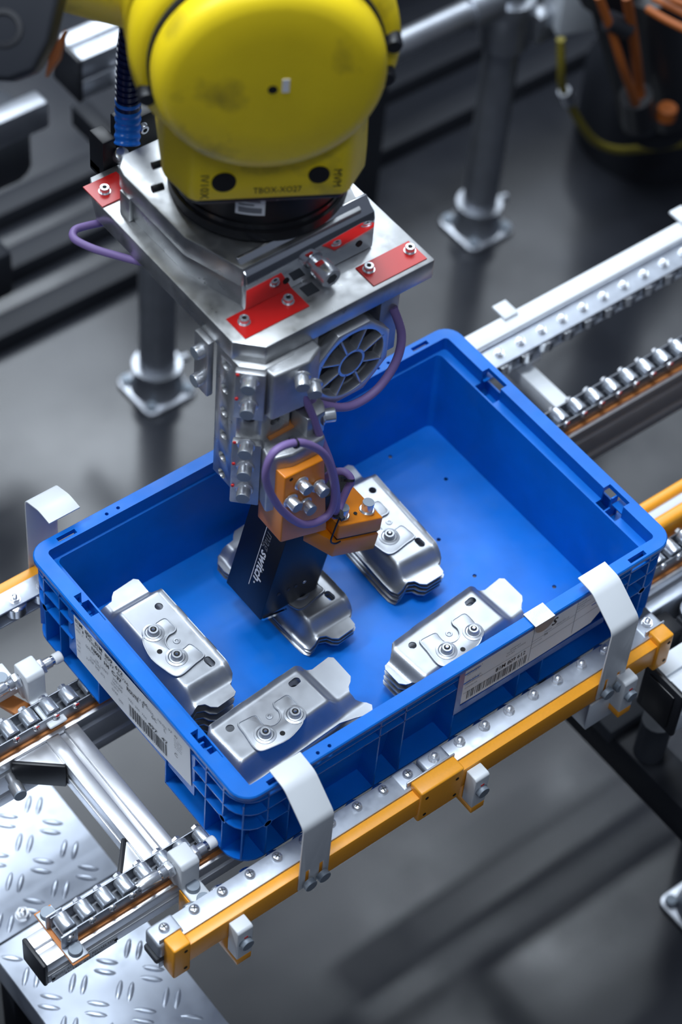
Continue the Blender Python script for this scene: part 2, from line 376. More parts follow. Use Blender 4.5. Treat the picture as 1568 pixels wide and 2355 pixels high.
lab2 = thing('paper_label', 'white paper label with large S tucked under the long front crate rim', 'label', (.39, .001, .09))
def lq(u, v, h=.0): return Vector((.2935 + u / 1000, .0016 - h - .0012 * math.sin(math.pi * min(1, max(0, u / 205))), .1262 - v / 1000 + u / 1000 * .012))
q = MB(); rows = []
for i in range(N + 1):
    u = 205 * i / N; b = 65
    if i >= N - 1: b = 65 - 8 * (i - N + 2)
    rows.append([lq(u, 0), lq(u, b), lq(u, b) + Vector((0, .0004, 0)), lq(u, 0) + Vector((0, .0004, 0))])
q.loops(rows).build('card', 'paper', lab2)
RX = Vector((1, 0, .012)).normalized(); RU = Vector((0, 0, 1))
p1 = MB(); p1.text('81M 809 612', .0095, lq(46, 41, .0004), RX, RU, width=.042, off=.0002); p1.text('S', .016, lq(121, 17, .0004), RX, RU, shear=.2, off=.0004); p1.text('36', .006, lq(112, 28, .0004), RX, RU)
p1.build('print', 'ink', lab2, smooth=0, recalc=False)
p2 = MB()
for body, sz, u, v in (('VON: WERK 2', 3.4, 3, 9), ('AN: LINIE 4', 3.4, 3, 13.5), ('HALTER KPL', 3.8, 4, 26), ('000147 / 12 STK', 3.8, 4, 31), ('KUNDEN NR', 3, 3, 38), ('LIEFERANT', 3.2, 62, 14), ('TEILE-NR. KUNDE', 3.4, 58, 18.5), ('81M 809', 3.4, 58, 23), ('2026-07-12', 4, 129, 22), ('MENGE', 3.2, 112, 21.5), ('CHARGE', 3.2, 159, 9), ('AENDERUNG', 3.2, 159, 13.5), ('DATUM', 3.2, 159, 18)):
    p2.text(body, sz / 1000, lq(u, v, .0004), RX, RU)
for u0, u1, v in ((2, 110, 30), (2, 44, 46), (95, 158, 25), (95, 205, 38), (158, 205, 22)):
    n = 8
    for i in range(n):
        a, b = u0 + (u1 - u0) * i / n, u0 + (u1 - u0) * (i + 1) / n; p2.face([lq(a, v, .0003), lq(b, v, .0003), lq(b, v + .5, .0003), lq(a, v + .5, .0003)])
for u in (95, 158): p2.face([lq(u, 2, .0003), lq(u, 60, .0003), lq(u + .5, 60, .0003), lq(u + .5, 2, .0003)])
p2.build('print', 'pale_ink', lab2, smooth=0, recalc=False)
barcode('barcode', lab2, lambda u, v: lq(u, v, .0003), 8, 92, 45, 60, 5)
# metal clip over the front rim
clip = MB(); cx_ = .3998
clip.box(cx_ - .0138, cx_ + .0138, -.0028, .0180, H + .0006, H + .0020); clip.box(cx_ - .0138, cx_ + .0138, .0168, .0180, .121, H + .0006)
clip.prism([(cx_ - .0138, H + .0006)] + [(cx_ - .0138 * math.cos(math.radians(q)), H - .0015 - .0138 * math.sin(math.radians(q))) for q in range(0, 181, 12)] + [(cx_ + .0138, H + .0006)], 'y', -.0028, -.0016)
tag(clip.build('rim_clip', 'cast_aluminium', None, org=(.40, .008, H)), 'small bent grey metal clip on the front crate rim above the label', 'clip')

# ================================================================== PRESSED STEEL BRACKETS
KU = 1.05
def sst(t): t = max(0.0, min(1.0, t)); return t * t * (3 - 2 * t)
def sheet_z(u, v):
    se = sst((4 - u) / 15) + sst((u - 115) / 17); sb = sst((-53 - v) / 16)
    z = -26 * sb - 13 * se * (1 - sb)
    if 0 < u < 130: z += 4.0 * sst((v + 4.5) / 4.5) * sst(min(u + 1, 131 - u) / 6)
    return z
LONG = [(127, 0), (131, -4), (136, -7), (146, -6.5), (159, -6), (163, -10), (161, -40), (156.5, -45), (150, -49), (147, -55), (149, -62), (158, -70), (160.5, -76), (157, -81), (148, -82), (136, -77), (120, -71.5)]
LONGB = [(127, 0), (131, -4), (134, -7), (146, -6.5), (159, -6), (163, -10), (161, -38), (157, -43), (152, -47), (151, -54), (153, -61), (151, -69), (144, -75), (131, -76), (118, -72)]
SHORT = [(127, 0), (131, -4), (133, -8), (144, -9), (147, -13), (148.5, -36), (144, -42), (138, -45), (135, -52), (137, -60), (136, -66), (128, -69.5), (115, -70.5)]
def outline(left, right): return right + [(65, -71)] + [(130 - u, v) for u, v in reversed(left)]
def dense(poly, step):
    out = []
    for i, a in enumerate(poly):
        b = poly[(i + 1) % len(poly)]; n = max(1, int(math.hypot(b[0] - a[0], b[1] - a[1]) / step))
        for k in range(n): out.append((a[0] + (b[0] - a[0]) * k / n, a[1] + (b[1] - a[1]) * k / n))
    return out
def circ(cx, cy, r, n, sx=0.0): return [(cx + (sx if math.cos(2 * math.pi * i / n) > 0 else -sx) + r * math.cos(2 * math.pi * (i + .5) / n), cy + r * math.sin(2 * math.pi * (i + .5) / n)) for i in range(n)]
def inside(p, poly):
    r = False; j = len(poly) - 1
    for i in range(len(poly)):
        if (poly[i][1] > p[1]) != (poly[j][1] > p[1]) and p[0] < (poly[j][0] - poly[i][0]) * (p[1] - poly[i][1]) / (poly[j][1] - poly[i][1]) + poly[i][0]: r = not r
        j = i
    return r
def sheet_mesh(OUTL):
    ol = dense(OUTL, 2.6); holes = [circ(19, -15, 4.6, 16), circ(105.5, -14, 4.6, 16, 2.4)]
    pts = [Vector(p) for p in ol]; faces_in = [list(range(len(ol)))]
    for h in holes: faces_in.append(list(range(len(pts), len(pts) + len(h)))); pts += [Vector(p) for p in h]
    for i in range(-15, 70):
        for j in range(0, 36):
            p = (i * 2.5 + (1.25 if j % 2 else 0), -1.1 - j * 2.3)
            if not inside(p, OUTL): continue
            if min(math.hypot(p[0] - a[0], p[1] - a[1]) for a in ol) < 1.2: continue
            if any(inside(p, h) or min(math.hypot(p[0] - a[0], p[1] - a[1]) for a in h) < 1.3 for h in holes): continue
            pts.append(Vector(p))
    co, ed, fa, *_ = delaunay_2d_cdt(pts, [], faces_in, 1, 1e-5)
    m = MB(); vs = [m.bm.verts.new((c.x * KU / 1000, c.y / 1000, sheet_z(c.x, c.y) / 1000)) for c in co]
    for f in fa:
        cx = sum(co[i].x for i in f) / len(f); cy = sum(co[i].y for i in f) / len(f)
        if any(inside((cx, cy), h) for h in holes) or not inside((cx, cy), OUTL): continue
        m.bm.faces.new([vs[i] for i in f])
    for v in [v for v in m.bm.verts if not v.link_faces]: m.bm.verts.remove(v)
    bmesh.ops.recalc_face_normals(m.bm, faces=m.bm.faces)
    if sum(f.normal.z for f in m.bm.faces) < 0: bmesh.ops.reverse_faces(m.bm, faces=m.bm.faces)
    bmesh.ops.solidify(m.bm, geom=m.bm.faces[:], thickness=.0016)
    return m.mesh('sheet', 'pressed_steel', smooth=50)
SHEETS = {'A': sheet_mesh(outline(SHORT, LONG)), 'B': sheet_mesh(outline(LONGB, SHORT))}
SH_LOW = -min(v.co.z for v in SHEETS['A'].vertices)
EMB_A = [(31, -16.5), (40, -17.5), (48, -19), (51, -22), (50, -28), (50, -35), (55, -41), (62, -42), (69, -39), (73, -32), (73, -25), (76, -20.5), (84, -20.5), (91.5, -21), (94.5, -25), (93.5, -37), (90, -50), (86, -56), (78, -61), (58, -65), (37, -61.5), (27, -58.5), (23.5, -54), (23.5, -46), (26.5, -31), (28, -20)]
EMB_B = [(131 - u, v + 2.5) for u, v in EMB_A]
def smooth2(pts): return [(q.x, q.y) for q in spline([(u / 1000, v / 1000, 0) for u, v in pts], 3, True)]
EMBO = {k: MB().prism(smooth2(e), 'z', -.0004, .0016).mesh('reinforcement', 'pressed_steel', bevel=.0008, smooth=40) for k, e in (('A', EMB_A), ('B', EMB_B))}
BEAD = {k: MB().tube([(x, y, .0013) for x, y in smooth2(e)], .0011, 6, 1, True).mesh('bead', 'pressed_steel', smooth=60) for k, e in (('A', EMB_A), ('B', EMB_B))}
m = MB(); m.lathe([(.0125, 0), (.0120, .0012), (.0095, .0018), (.0082, .0009), (.0066, .0012), (.0062, .0062), (.0054, .0070), (.0036, .0070), (.0034, .0064)], (0, 0, .0010), (0, 0, 1), 26)
BOSS = m.mesh('threaded_boss', 'pressed_steel', smooth=40)
HOLE_D = MB().lathe([(.0033, 0), (.0033, .0058)], (0, 0, .0022), (0, 0, 1), 16).mesh('bore', 'hole')
STUD = MB().lathe([(.0021, 0), (.0021, .0064), (.0015, .0075)], (0, 0, .0022), (0, 0, 1), 12).mesh('thread_core', 'bright_steel')
DIMP = MB().lathe([(.0042, 0), (.0036, .0009), (.0020, .0010), (.0012, .0003)], (0, 0, -.0002), (0, 0, 1), 16).mesh('dimple', 'pressed_steel')
SHOLE = MB().lathe([(.0030, 0), (.0030, .0004)], (0, 0, .0011), (0, 0, 1), 14).mesh('bore', 'hole')
def bracket(loc, ang, label, group, kind, parts=True):
    t = thing('pressed_bracket', label, 'bracket', loc, group); t.rotation_euler = (0, 0, math.radians(ang))
    def add(me, name, x=0, y=0, z=0, par=t):
        o = bpy.data.objects.new(name, me); C.objects.link(o); o.parent = par; o.location = (x, y, z); ORG[o] = Vector(); return o
    add(SHEETS[kind], 'sheet')
    if parts:
        r = add(EMBO[kind], 'reinforcement'); add(BEAD[kind], 'bead', 0, 0, 0, r); add(SHOLE, 'bore', .0574 if kind == 'A' else .0700, -.0555 if kind == 'A' else -.0500, .0004, r); add(DIMP, 'dimple', .0615 if kind == 'A' else .0685, -.030 if kind == 'A' else -.0265)
        for bx, by in (((.0426, -.0450), (.0830, -.0460)) if kind == 'A' else ((.0460, -.0410), (.0865, -.0395))):
            b = add(BOSS, 'threaded_boss', bx, by); add(HOLE_D, 'bore', 0, 0, 0, b); add(STUD, 'thread_core', 0, 0, 0, b)
    return t
FZ = .0062
ordw = ['top', 'second', 'third', 'fourth', 'fifth', 'sixth', 'seventh']
def stack(x, y, ang, n, pitch, kind, where, group, dz=0.0):
    for k in range(n):
        z = FZ + SH_LOW + (n - 1 - k) * pitch + dz
        lb = (f'pressed steel bracket with two threaded bosses, {ordw[0]} of the stack {where}' if k == 0 else f'grey steel bracket edge, {ordw[k]} from the top in the stack {where}')
        bracket((x + random.uniform(-.0008, .0008) * (k > 0), y + random.uniform(-.0008, .0008) * (k > 0), z), ang + random.uniform(-.4, .4) * (k > 0), lb, group, kind, k == 0)
stack(.1055, .2945, -89.3, 6, .0122, 'B', 'against the short labelled side', 'stacked brackets by the short label')
stack(.0425, .1195, 4.2, 5, .0135, 'A', 'in the near corner', 'stacked brackets in the near corner')
stack(.2795, .1050, 5.2, 4, .0095, 'A', 'beside the long front wall', 'stacked brackets by the front wall')
stack(.4215, .3140, -92.6, 4, .0065, 'B', 'behind the orange clamp', 'stacked brackets in the middle of the crate')
stack(.2880, .3180, -89.0, 3, .0060, 'B', 'under the black magnet', 'stacked brackets under the magnet')

# ================================================================== CONVEYOR
def slot_profile(y0, y1, z0, z1, nz=1):
    # aluminium section in (y, z) with T-slots on top, bottom and both sides
    g = .004; d = .0055; b = .0016; cy = (y0 + y1) / 2; hz = (z1 - z0) / nz; P = []
    P += [(y0, z0), (cy - g, z0), (cy - g, z0 + d), (cy + g, z0 + d), (cy + g, z0), (y1, z0)]
    for k in range(nz):
        c = z0 + hz * (k + .5); P += [(y1, c - g), (y1 - d, c - g), (y1 - d, c + g), (y1, c + g)]
    P += [(y1, z1), (cy + g, z1), (cy + g, z1 - d), (cy - g, z1 - d), (cy - g, z1), (y0, z1)]
    for k in reversed(range(nz)):
        c = z0 + hz * (k + .5); P += [(y0, c + g), (y0 + d, c + g), (y0 + d, c - g), (y0, c - g)]
    return P
PT = -.031
# ---- near aluminium beam with black end cap and name plate
pb = thing('aluminium_beam', 'aluminium T-slot beam with black end cap and engraved plate under the near rollers', 'beam', (-.1, .06, PT - .04))
MB().prism(slot_profile(.041, .081, PT - .040, PT), 'x', -.2115, 1.25).build('section', 'aluminium', pb, bevel=.0010, seg=2, smooth=30)
MB().box(-.2165, -.2112, .0402, .0818, PT - .0408, PT + .0008).build('end_cap', 'black_plastic', pb, bevel=.0022, label='black end cap')
npl = MB().box(-.207, -.126, .0399, .0412, PT - .040, PT - .0265).build('name_plate', 'pale_grey_paint', pb, bevel=.0003, label='engraved grey name plate')
t = MB(); t.text('BG02 AUFNAHME BEHAELTER', .0058, (-.2035, .0397, PT - .0322), (1, 0, 0), (0, 0, 1), width=.074); t.text('21-38N 495198C', .0058, (-.192, .0397, PT - .0385), (1, 0, 0), (0, 0, 1), width=.048)
t.build('lettering', 'ink', npl, smooth=0, recalc=False)
for x in (-.2055, -.1275): inst(F_hole, 'rivet', npl, (x, .0398, PT - .033), (0, -1, 0))
# ---- far aluminium beam
pf = thing('aluminium_beam', 'long aluminium T-slot beam under the far row of rollers', 'beam', (.3, .29, PT - .08))
MB().prism(slot_profile(.272, .312, PT - .080, PT, 2), 'x', -.7, 1.6).build('section', 'aluminium', pf, bevel=.0010, smooth=30)
# ---- cross beam between them
cb = thing('aluminium_beam', 'short aluminium cross beam joining the two roller beams left of the crate', 'beam', (-.04, .17, PT - .04))
MB().prism([(a, b) for a, b in slot_profile(-.0605, -.0205, PT - .040, PT)], 'y', .0812, .2718).build('section', 'aluminium', cb, bevel=.0010, smooth=30)
# T-slot gussets
def gusset(pts, hyp, label, nm):
    g = thing('corner_gusset', label, 'gusset', (*pts[0], PT - .036))
    MB().prism(pts, 'z', PT - .034, PT - .004).build('plate', 'aluminium', g, bevel=.0008)
    a, b = Vector((*hyp[0], 0)), Vector((*hyp[1], 0)); d = (b - a).normalized(); nn = Vector((-d.y, d.x, 0))
    if nn.dot(Vector((*pts[0], 0)) - a) > 0: nn = -nn
    MB().obox((a + b) / 2 + nn * .003 + Vector((0, 0, PT - .021)), d, nn, (0, 0, 1), (b - a).length / 2 + .002, .0025, .020).build('cover', 'black_plastic', g, bevel=.0018, label='black rubber cover')
gusset([(-.0605, .2718), (-.0605, .236), (-.103, .2718)], [(-.0605, .236), (-.103, .2718)], 'triangular gusset with broad black cover at the far end of the cross beam', 'a')
gusset([(-.0605, .0812), (-.0605, .118), (-.092, .0812)], [(-.0605, .118), (-.092, .0812)], 'triangular gusset with black cover seen edge-on at the near end of the cross beam', 'b')
bo = thing('hexagon_bolt', 'loose-looking steel adjusting bolt beside the black gusset cover', 'bolt', (-.115, .255, -.05))
MB().lathe([(.0052, 0), (.0052, .014), (.0075, .014), (.0080, .022), (.0076, .030)], (-.112, .268, -.052), (-.15, -1, .12), 18).build('shank', 'screw_steel', bo)
MB().lathe([(.0078, .0), (.0072, .0015)], (-.1167, .2385, -.0485), (-.15, -1, .12), 18).build('head', 'dull_bolt', bo)

ROLL = MB().lathe([(.0066, -.0095), (.0086, -.0092), (.0090, -.0080), (.0090, .0080), (.0086, .0092), (.0066, .0095)], (0, 0, 0), (0, 0, 1), 28).mesh('roller', 'roller_steel', smooth=40)
NUTB = MB().lathe([(.0050, 0), (.0050, .0035)], (0, 0, 0), (0, 0, 1), 6).mesh('nut', 'screw_steel')
RMARK = MB().box(-.0028, .0016, -.0016, .0016, 0, .0007).mesh('paint_mark', 'red_mark', bevel=.0005)
def roller_rail(y0, x0, x1, xs, label, marks, gasket, mat_s='rail_steel'):
    t = thing('roller_rail', label, 'roller rail', ((x0 + x1) / 2, y0, -.027))
    MB().box(x0, x1, y0 - .0128, y0 - .0113, -.0265, -.0060).build('side_plate', mat_s, t, bevel=.0003)
    MB().box(x0, x1, y0 + .0113, y0 + .0128, -.0265, -.0060).build('side_plate', mat_s, t, bevel=.0003)
    MB().box(x0, x1, y0 - .0113, y0 + .0113, -.0265, -.0252).build('base_plate', mat_s, t, smooth=0)
    MB().box(x0, x1, y0 - .0160, y0 + .0160, PT, -.0266).build('gasket', gasket, t, smooth=0, label='brown-orange underlay strip')
    for x in xs:
        r = inst(ROLL, 'roller', t, (x, y0, -.0090), (0, -1, 0))
        inst(F_pan_s, 'axle_screw', r, (0, 0, 0), (0, 0, 1)); r.children[0].parent = r
        s = r.children[0]; s.rotation_quaternion = (1, 0, 0, 0); s.location = (0, 0, .0128); s.rotation_mode = 'QUATERNION'
        k = bpy.data.objects.new('axle_nut', NUTB); C.objects.link(k); k.parent = r; k.location = (0, 0, -.0163)
        if marks:
            k = bpy.data.objects.new('paint_mark', RMARK); C.objects.link(k); k.parent = r; k.location = (.001, .004, .0160); k['label'] = 'red paint mark'
    return t
NX = [-.1761 + .0250 * i for i in range(0, 9)] + [.60 + .0250 * i for i in range(0, 9)]
roller_rail(.0610, -.186, .83, NX, 'near roller rail with shiny steel rollers ending at the black-capped beam', False, 'orange_gasket')
FX = [-.30 + .0258 * i for i in range(0, 14)] + [.5865 + .0287 * i for i in range(0, 24)]
roller_rail(.2925, -.42, 1.28, FX, 'far roller rail whose axle screws carry red paint marks left of the crate', True, 'orange_gasket')
# end clamp of the near rail
ec = thing('rail_clamp', 'zinc angle clamp bolting the end of the near roller rail to the beam', 'clamp', (-.18, .061, PT))
MB().prism([(-.1905, .0245), (-.1905, .098), (-.170, .098), (-.170, .0245)], 'z', PT + .0005, PT + .0022).build('shim', 'orange_gasket', ec, bevel=.0005, label='orange shim')
for s in (-1, 1):
    ya = .061 + s * .0135; yb = .061 + s * .0345
    MB().box(-.190, -.170, min(ya, yb), max(ya, yb), PT + .0022, PT + .0044).build('foot', 'zinc', ec, bevel=.0008)
    MB().box(-.190, -.170, .061 + s * .0145 - .0011, .061 + s * .0145 + .0011, PT + .0022, -.0035).build('upright', 'zinc', ec, bevel=.0008)
inst(F_button, 'bolt', ec, (-.180, .036, PT + .0044)); inst(F_pan_s, 'screw', ec, (-.180, .0455, -.0125), (0, -1, 0)); inst(F_button, 'bolt', ec, (-.180, .088, PT + .0044))

# ---- guide rails with upright guide wheels
WHEEL = MB().lathe([(.0115, 0), (.0130, .0012), (.0130, .0148), (.0115, .0160)], (0, 0, 0), (0, 0, 1), 24).mesh('guide_wheel', 'bright_steel', smooth=40)
ZS = .0225
def guide_rail(side, x0, x1, segs, screws, blocks, label, bar_mat, name='guide_rail', nut_from=9):
    sy = -1 if side == 'front' else 1
    Y = (lambda y: y) if side == 'front' else (lambda y: LY - y)
    t = thing(name, label, 'guide rail', ((x0 + x1) / 2, Y(-.045), -.012))
    MB().box(x0, x1, Y(-.0490), Y(-.0362), -.0100, ZS + .001).build('bar', bar_mat, t, bevel=.0008)
    for a, b in segs:
        MB().box(a, b, Y(-.0360), Y(-.0112), ZS, ZS + .0030).build('strip', 'zinc', t, bevel=.0007)
        MB().box(a, b, Y(-.0360), Y(-.0112), -.0010, .0016).build('strip', 'zinc', t, bevel=.0007)
        MB().box(a, b, Y(-.0360), Y(-.0338), .0016, ZS).build('web', 'zinc', t, smooth=0)
    for x in screws:
        inst(WHEEL, 'guide_wheel', t, (x, Y(-.0195), .0055)); inst(F_nut if x > nut_from else F_pan, 'nut' if x > nut_from else 'screw', t, (x, Y(-.0195), ZS + .0030), (0, 0, 1), random.uniform(0, 3))
    return t
FSC = [-.1061 + .03515 * i for i in range(0, 20)]
gr = guide_rail('front', -.100, .555, [(-.106, .2015), (.261, .548)], [x for x in FSC[1:9]] + [x for x in FSC[10:19]], [], 'orange painted guide rail with wheel strip along the front of the crate', 'orange_paint', nut_from=.19)
for nm, x0, x1, z0, hs in (('end_block', -.1185, -.0975, -.0225, ((-.104, .022), (-.104, -.012))), ('joint_block', .2015, .2610, -.0215, ((.210, .020), (.252, .020), (.210, -.012), (.252, -.012))), ('end_block', .5455, .5675, -.0225, ((.561, .022), (.561, -.012)))):
    MB().box(x0, x1, -.0515, -.0320, z0, .0335).build(nm, 'orange_paint', gr, bevel=.0022, seg=3)
    for hx, hz in hs: inst(F_hole, 'screw_hole', gr, (hx, -.0516, hz), (0, -1, 0))
    MB().box(x0 - .004, x1 + .002, -.0320, -.0302, z0, .0345).build('backing_plate', 'zinc', gr, bevel=.0004)
for i, x in enumerate((-.1085, .2085, .2445, .5555)):   # end housings of the wheel strips with their screws
    s = 1 if i in (0, 2) else -1
    MB().box(x - .0165, x + .0165, -.0345, -.0085, .0010, ZS + .0040).build('strip_end', 'zinc', gr, bevel=.0035, seg=3)
    inst(F_pan if i < 2 else F_nut, 'screw', gr, (x, -.0195, ZS + .0040)); MB().cyl((x + .004, -.029, ZS + .005), (x + .004, -.0365, ZS + .005), .0034, 14).build('pin', 'screw_steel', gr)
MB().box(-.128, -.108, -.034, -.010, -.0095, .001).build('strip_end', 'dark_grey', gr, bevel=.003)
# white clamp feet on the rail
CLAMPS = []
for x, lb in ((-.0495, 'white clamp block with bolt and red mark near the left end of the front rail'), (.2665, 'white clamp block bolted beside the middle joint of the front rail'), (.4830, 'white clamp block beside the right white guide arm')):
    k = thing('clamp_block', lb, 'clamp block', (x + .01, -.06, -.035), 'white clamp blocks under the front rail')
    MB().prism([(-.0495, -.034), (-.0495, .0200), (-.0640, .0200), (-.0665, .0175), (-.0665, -.034)], 'x', x, x + .0195).build('block', 'white_paint', k, bevel=.0014, seg=3)
    inst(F_button, 'bolt', k, (x + .0095, -.0665, -.0045), (0, -1, 0)); MB().box(x + .008, x + .013, -.0672, -.066, .0028, .0052).build('paint_mark', 'red_mark', k, bevel=.0006, label='red paint mark')
    MB().prism([(-.0665, -.034), (-.0665, -.045), (-.030, -.045), (-.030, -.012), (-.0485, -.012), (-.0485, -.034)], 'x', x + .0005, x + .0188).build('carrier', 'orange_paint', k, bevel=.0008, label='orange carrier leg')
# ---- rear guide rails
guide_rail('rear', -.62, .32, [(-.60, .30)], [-.2166 + .0352 * i for i in range(0, 9)], [], 'orange painted guide rail with wheel strip behind the far left crate corner', 'orange_paint', nut_from=-9)
rw = thing('guide_rail', 'white guide rail with bolted grey wheel strip running off behind the crate', 'guide rail', (.95, .43, -.02))
MB().box(.60, 1.32, .4190, .4440, -.020, .0180).build('bar', 'white_paint', rw, bevel=.001)
MB().prism([(.4185, .0060), (.4185, .0150), (.4165, .0150), (.4165, .0080), (.3900, .0050), (.3900, .0030)], 'x', .60, 1.32).build('strip', 'zinc', rw, bevel=.0004)
MB().box(.60, 1.32, .3915, .4165, -.0200, -.0180).build('strip', 'zinc', rw, bevel=.0004)
for x in (.742, 1.045): MB().box(x - .011, x + .011, .436, .462, .0182, .0225).build('lug', 'white_paint', rw, bevel=.001)
for i in range(18):
    x = .6966 + .0348 * i - .035; inst(F_nut, 'nut', rw, (x, .4045, .0068)); inst(WHEEL, 'guide_wheel', rw, (x + .003, .400, -.0170))
wc = thing('cross_bar', 'white flat cross bar between the far roller rail and the white guide rail', 'bar', (.745, .36, -.06))
MB().box(.727, .750, .313, .420, -.060, -.036).build('bar', 'white_paint', wc, bevel=.001); MB().box(.740, .765, .395, .418, -.036, -.030).build('lug', 'white_paint', wc, bevel=.001)
# orange guide rails of the next module at the right edge
og = thing('guide_rail', 'orange rail pair with pale strip between them at the right picture edge', 'guide rail', (.8, .105, -.03))
MB().box(.660, 1.2, .110, .1245, -.035, .012).build('bar', 'orange_paint', og, bevel=.006, seg=4); MB().box(.662, 1.2, .0985, .110, -.020, .006).build('strip', 'pale_grey_paint', og, bevel=.001); MB().box(.660, 1.2, .0825, .0985, -.035, .010).build('bar', 'orange_paint', og, bevel=.006, seg=4)

# ---- end stops with rubber bumpers
def end_stop(y, label, dz=0.0):
    t = thing('end_stop', label, 'end stop', (-.043, y, -.03))
    MB().prism([(y - .0175, -.012), (y - .0175, .024), (y - .0135, .029), (y + .008, .029), (y + .011, .026), (y + .011, -.022), (y - .004, -.022), (y - .010, -.016), (y - .060, -.016), (y - .060, -.012)], 'x', -.0550, -.0320).build('body', 'white_paint', t, bevel=.0022, seg=3)
    MB().cyl((-.100, y, .0115), (-.010, y, .0115), .0052, 18).build('stud', 'bright_steel', t)
    m = MB()
    for i in range(14): m.lathe([(.0056, 0), (.0068, .0006), (.0056, .0012)], (-.070 + .0012 * i, y, .0115), (1, 0, 0), 18)
    m.lathe([(.0066, 0), (.0070, .001), (.0070, .024), (.0064, .025)], (-.0975, y, .0115), (1, 0, 0), 20); m.build('knurled_sleeve', 'screw_steel', t)
    for x in (-.0640, -.0315): MB().hexagon((x, y, .0115), (1, 0, 0), .0098, .0075).build('lock_nut', 'screw_steel', t, bevel=.0006)
    MB().lathe([(.0064, 0), (.0064, .010)], (-.0245, y, .0115), (1, 0, 0), 18).build('collar', 'screw_steel', t)
    MB().lathe([(.0060, 0), (.0066, .0008), (.0066, .0090), (.0058, .0100)], (-.0103, y, .0115), (1, 0, 0), 20).build('bumper', 'white_plastic', t, bevel=0, label='white rubber bumper')
    return t
s1 = end_stop(.0415, 'white end stop with steel stud and white bumper at the near crate corner')
for yy in (.0195, .0005): inst(F_button, 'bolt', s1, (-.0440, yy, -.012))
MB().prism([(.028, -.060), (.028, -.017), (-.034, -.017), (-.034, -.030), (.010, -.034), (.018, -.060)], 'x', -.0560, -.0330).build('carrier', 'orange_paint', s1, bevel=.0008, label='orange carrier arm')
s2 = end_stop(.3310, 'white end stop with bumper touching the far half of the short crate side')
inst(F_button, 'bolt', s2, (-.0660, .352, -.006)); MB().box(-.080, -.052, .335, .372, -.020, -.006).build('foot', 'white_paint', s2, bevel=.002)
MB().prism([(-.085, .36), (-.066, .36), (-.046, .312), (-.034, .306), (-.060, .302), (-.070, .318)], 'z', -.034, -.028).build('carrier', 'orange_gasket', s2, bevel=.0006, label='pale orange carrier arm')
w3 = thing('end_stop', 'white corner of a stop block cut by the left picture edge', 'end stop', (-.095, .352, -.02)); MB().box(-.120, -.088, .3530, .375, -.02, .022).build('body', 'white_paint', w3, bevel=.003)

# ---- bent white guide arms
def guide_arm(x0, x1, prof, label, yb, ny):
    t = thing('crate_guide', label, 'crate guide', ((x0 + x1) / 2, yb, -.01), 'bent white guide arms around the crate')
    th = .0021; P = [Vector((a, b, 0)) for a, b in prof]
    # rounded bend: resample polyline with fillets
    Q = [P[0]]
    for i in range(1, len(P) - 1):
        a, b, c = P[i - 1], P[i], P[i + 1]; d1 = (a - b).normalized(); d2 = (c - b).normalized(); f = .006
        p0, p2 = b + d1 * f, b + d2 * f
        for k in range(6): s = k / 5; Q.append(p0 * (1 - s) ** 2 + b * 2 * s * (1 - s) + p2 * s * s)
    Q.append(P[-1]); off = []
    for i, p in enumerate(Q):
        d = (Q[min(i + 1, len(Q) - 1)] - Q[max(i - 1, 0)]).normalized(); off.append(p + Vector((-d.y, d.x, 0)) * th * ny)
    m = MB().prism([(p.x, p.y) for p in Q] + [(p.x, p.y) for p in reversed(off)], 'x', x0, x1)
    c = MB(); wd = x1 - x0
    for f in (.28, .74): c.box(x0 + wd * f - .0027, x0 + wd * f + .0027, yb - .01, yb + .01, .0035, .028)
    cut(m, c).build('sheet', 'white_paint', t, bevel=.0005, smooth=30)
    for f in (.28, .74): inst(F_button, 'bolt', t, (x0 + wd * f, yb - .0024 if ny > 0 else yb + .0024, .0065), (0, -1 if ny > 0 else 1, 0))
    return t
guide_arm(.0395, .0785, [(-.0495, -.004), (-.0495, .114), (-.0150, .1465), (.0095, .1490)], 'bent white sheet guide arm in the foreground hooking over the near crate rim', -.0515, 1)
guide_arm(.4560, .4950, [(-.0495, -.004), (-.0495, .120), (-.0110, .1495), (.0125, .1510)], 'bent white sheet guide arm hooking over the right end of the front rim', -.0515, 1)
guide_arm(.0335, .0735, [(.4460, -.004), (.4460, .141), (.4190, .1510), (.3985, .1500)], 'bent white sheet guide arm standing behind the far left crate corner', .4480, -1)
pd = thing('support_bracket', 'pale grey folded bracket hanging under the right end of the front rail', 'bracket', (.47, -.03, -.05)); MB().prism([(-.050, -.062), (-.050, -.014), (-.0475, -.014), (-.0475, -.0595), (-.012, -.0595), (-.012, -.062)], 'x', .452, .492).build('sheet', 'pale_grey_paint', pd, bevel=.0005)

# ================================================================== ROBOT WRIST
n3 = Vector((-.5, -.866, 0)).normalized(); r3 = Vector((.866, -.5, 0)).normalized(); up = Vector((0, 0, 1))
A = Vector((.268, .359, .0255)); D = Vector((.2130, .2795, .7695))
rob = thing('robot_wrist', 'scuffed yellow industrial robot wrist with large round cover and black flange', 'robot', (A.x, A.y, .527))
AF = Vector((.290, .390, .0305))
def RP(r, n, z): return A + r3 * r + n3 * n + up * z
MB().lathe([(.002, .0050), (.055, .0046), (.086, .0030), (.0955, .0006), (.1010, -.0035), (.1050, -.0105), (.1062, -.0185), (.1062, -.0290), (.1030, -.0310)], D, n3, 72).build('round_cover', 'yellow_paint', rob, smooth=40)
MB().lathe([(.0045, .0020), (.0045, .0056)], D, n3, 16).build('centre_hole', 'hole', rob)
MB().obox(D + n3 * .0053 + r3 * .0115 + up * .004, r3, up, n3, .0033, .0075, .0004).build('sticker', 'white_print', rob, smooth=0, label='tiny white sticker')
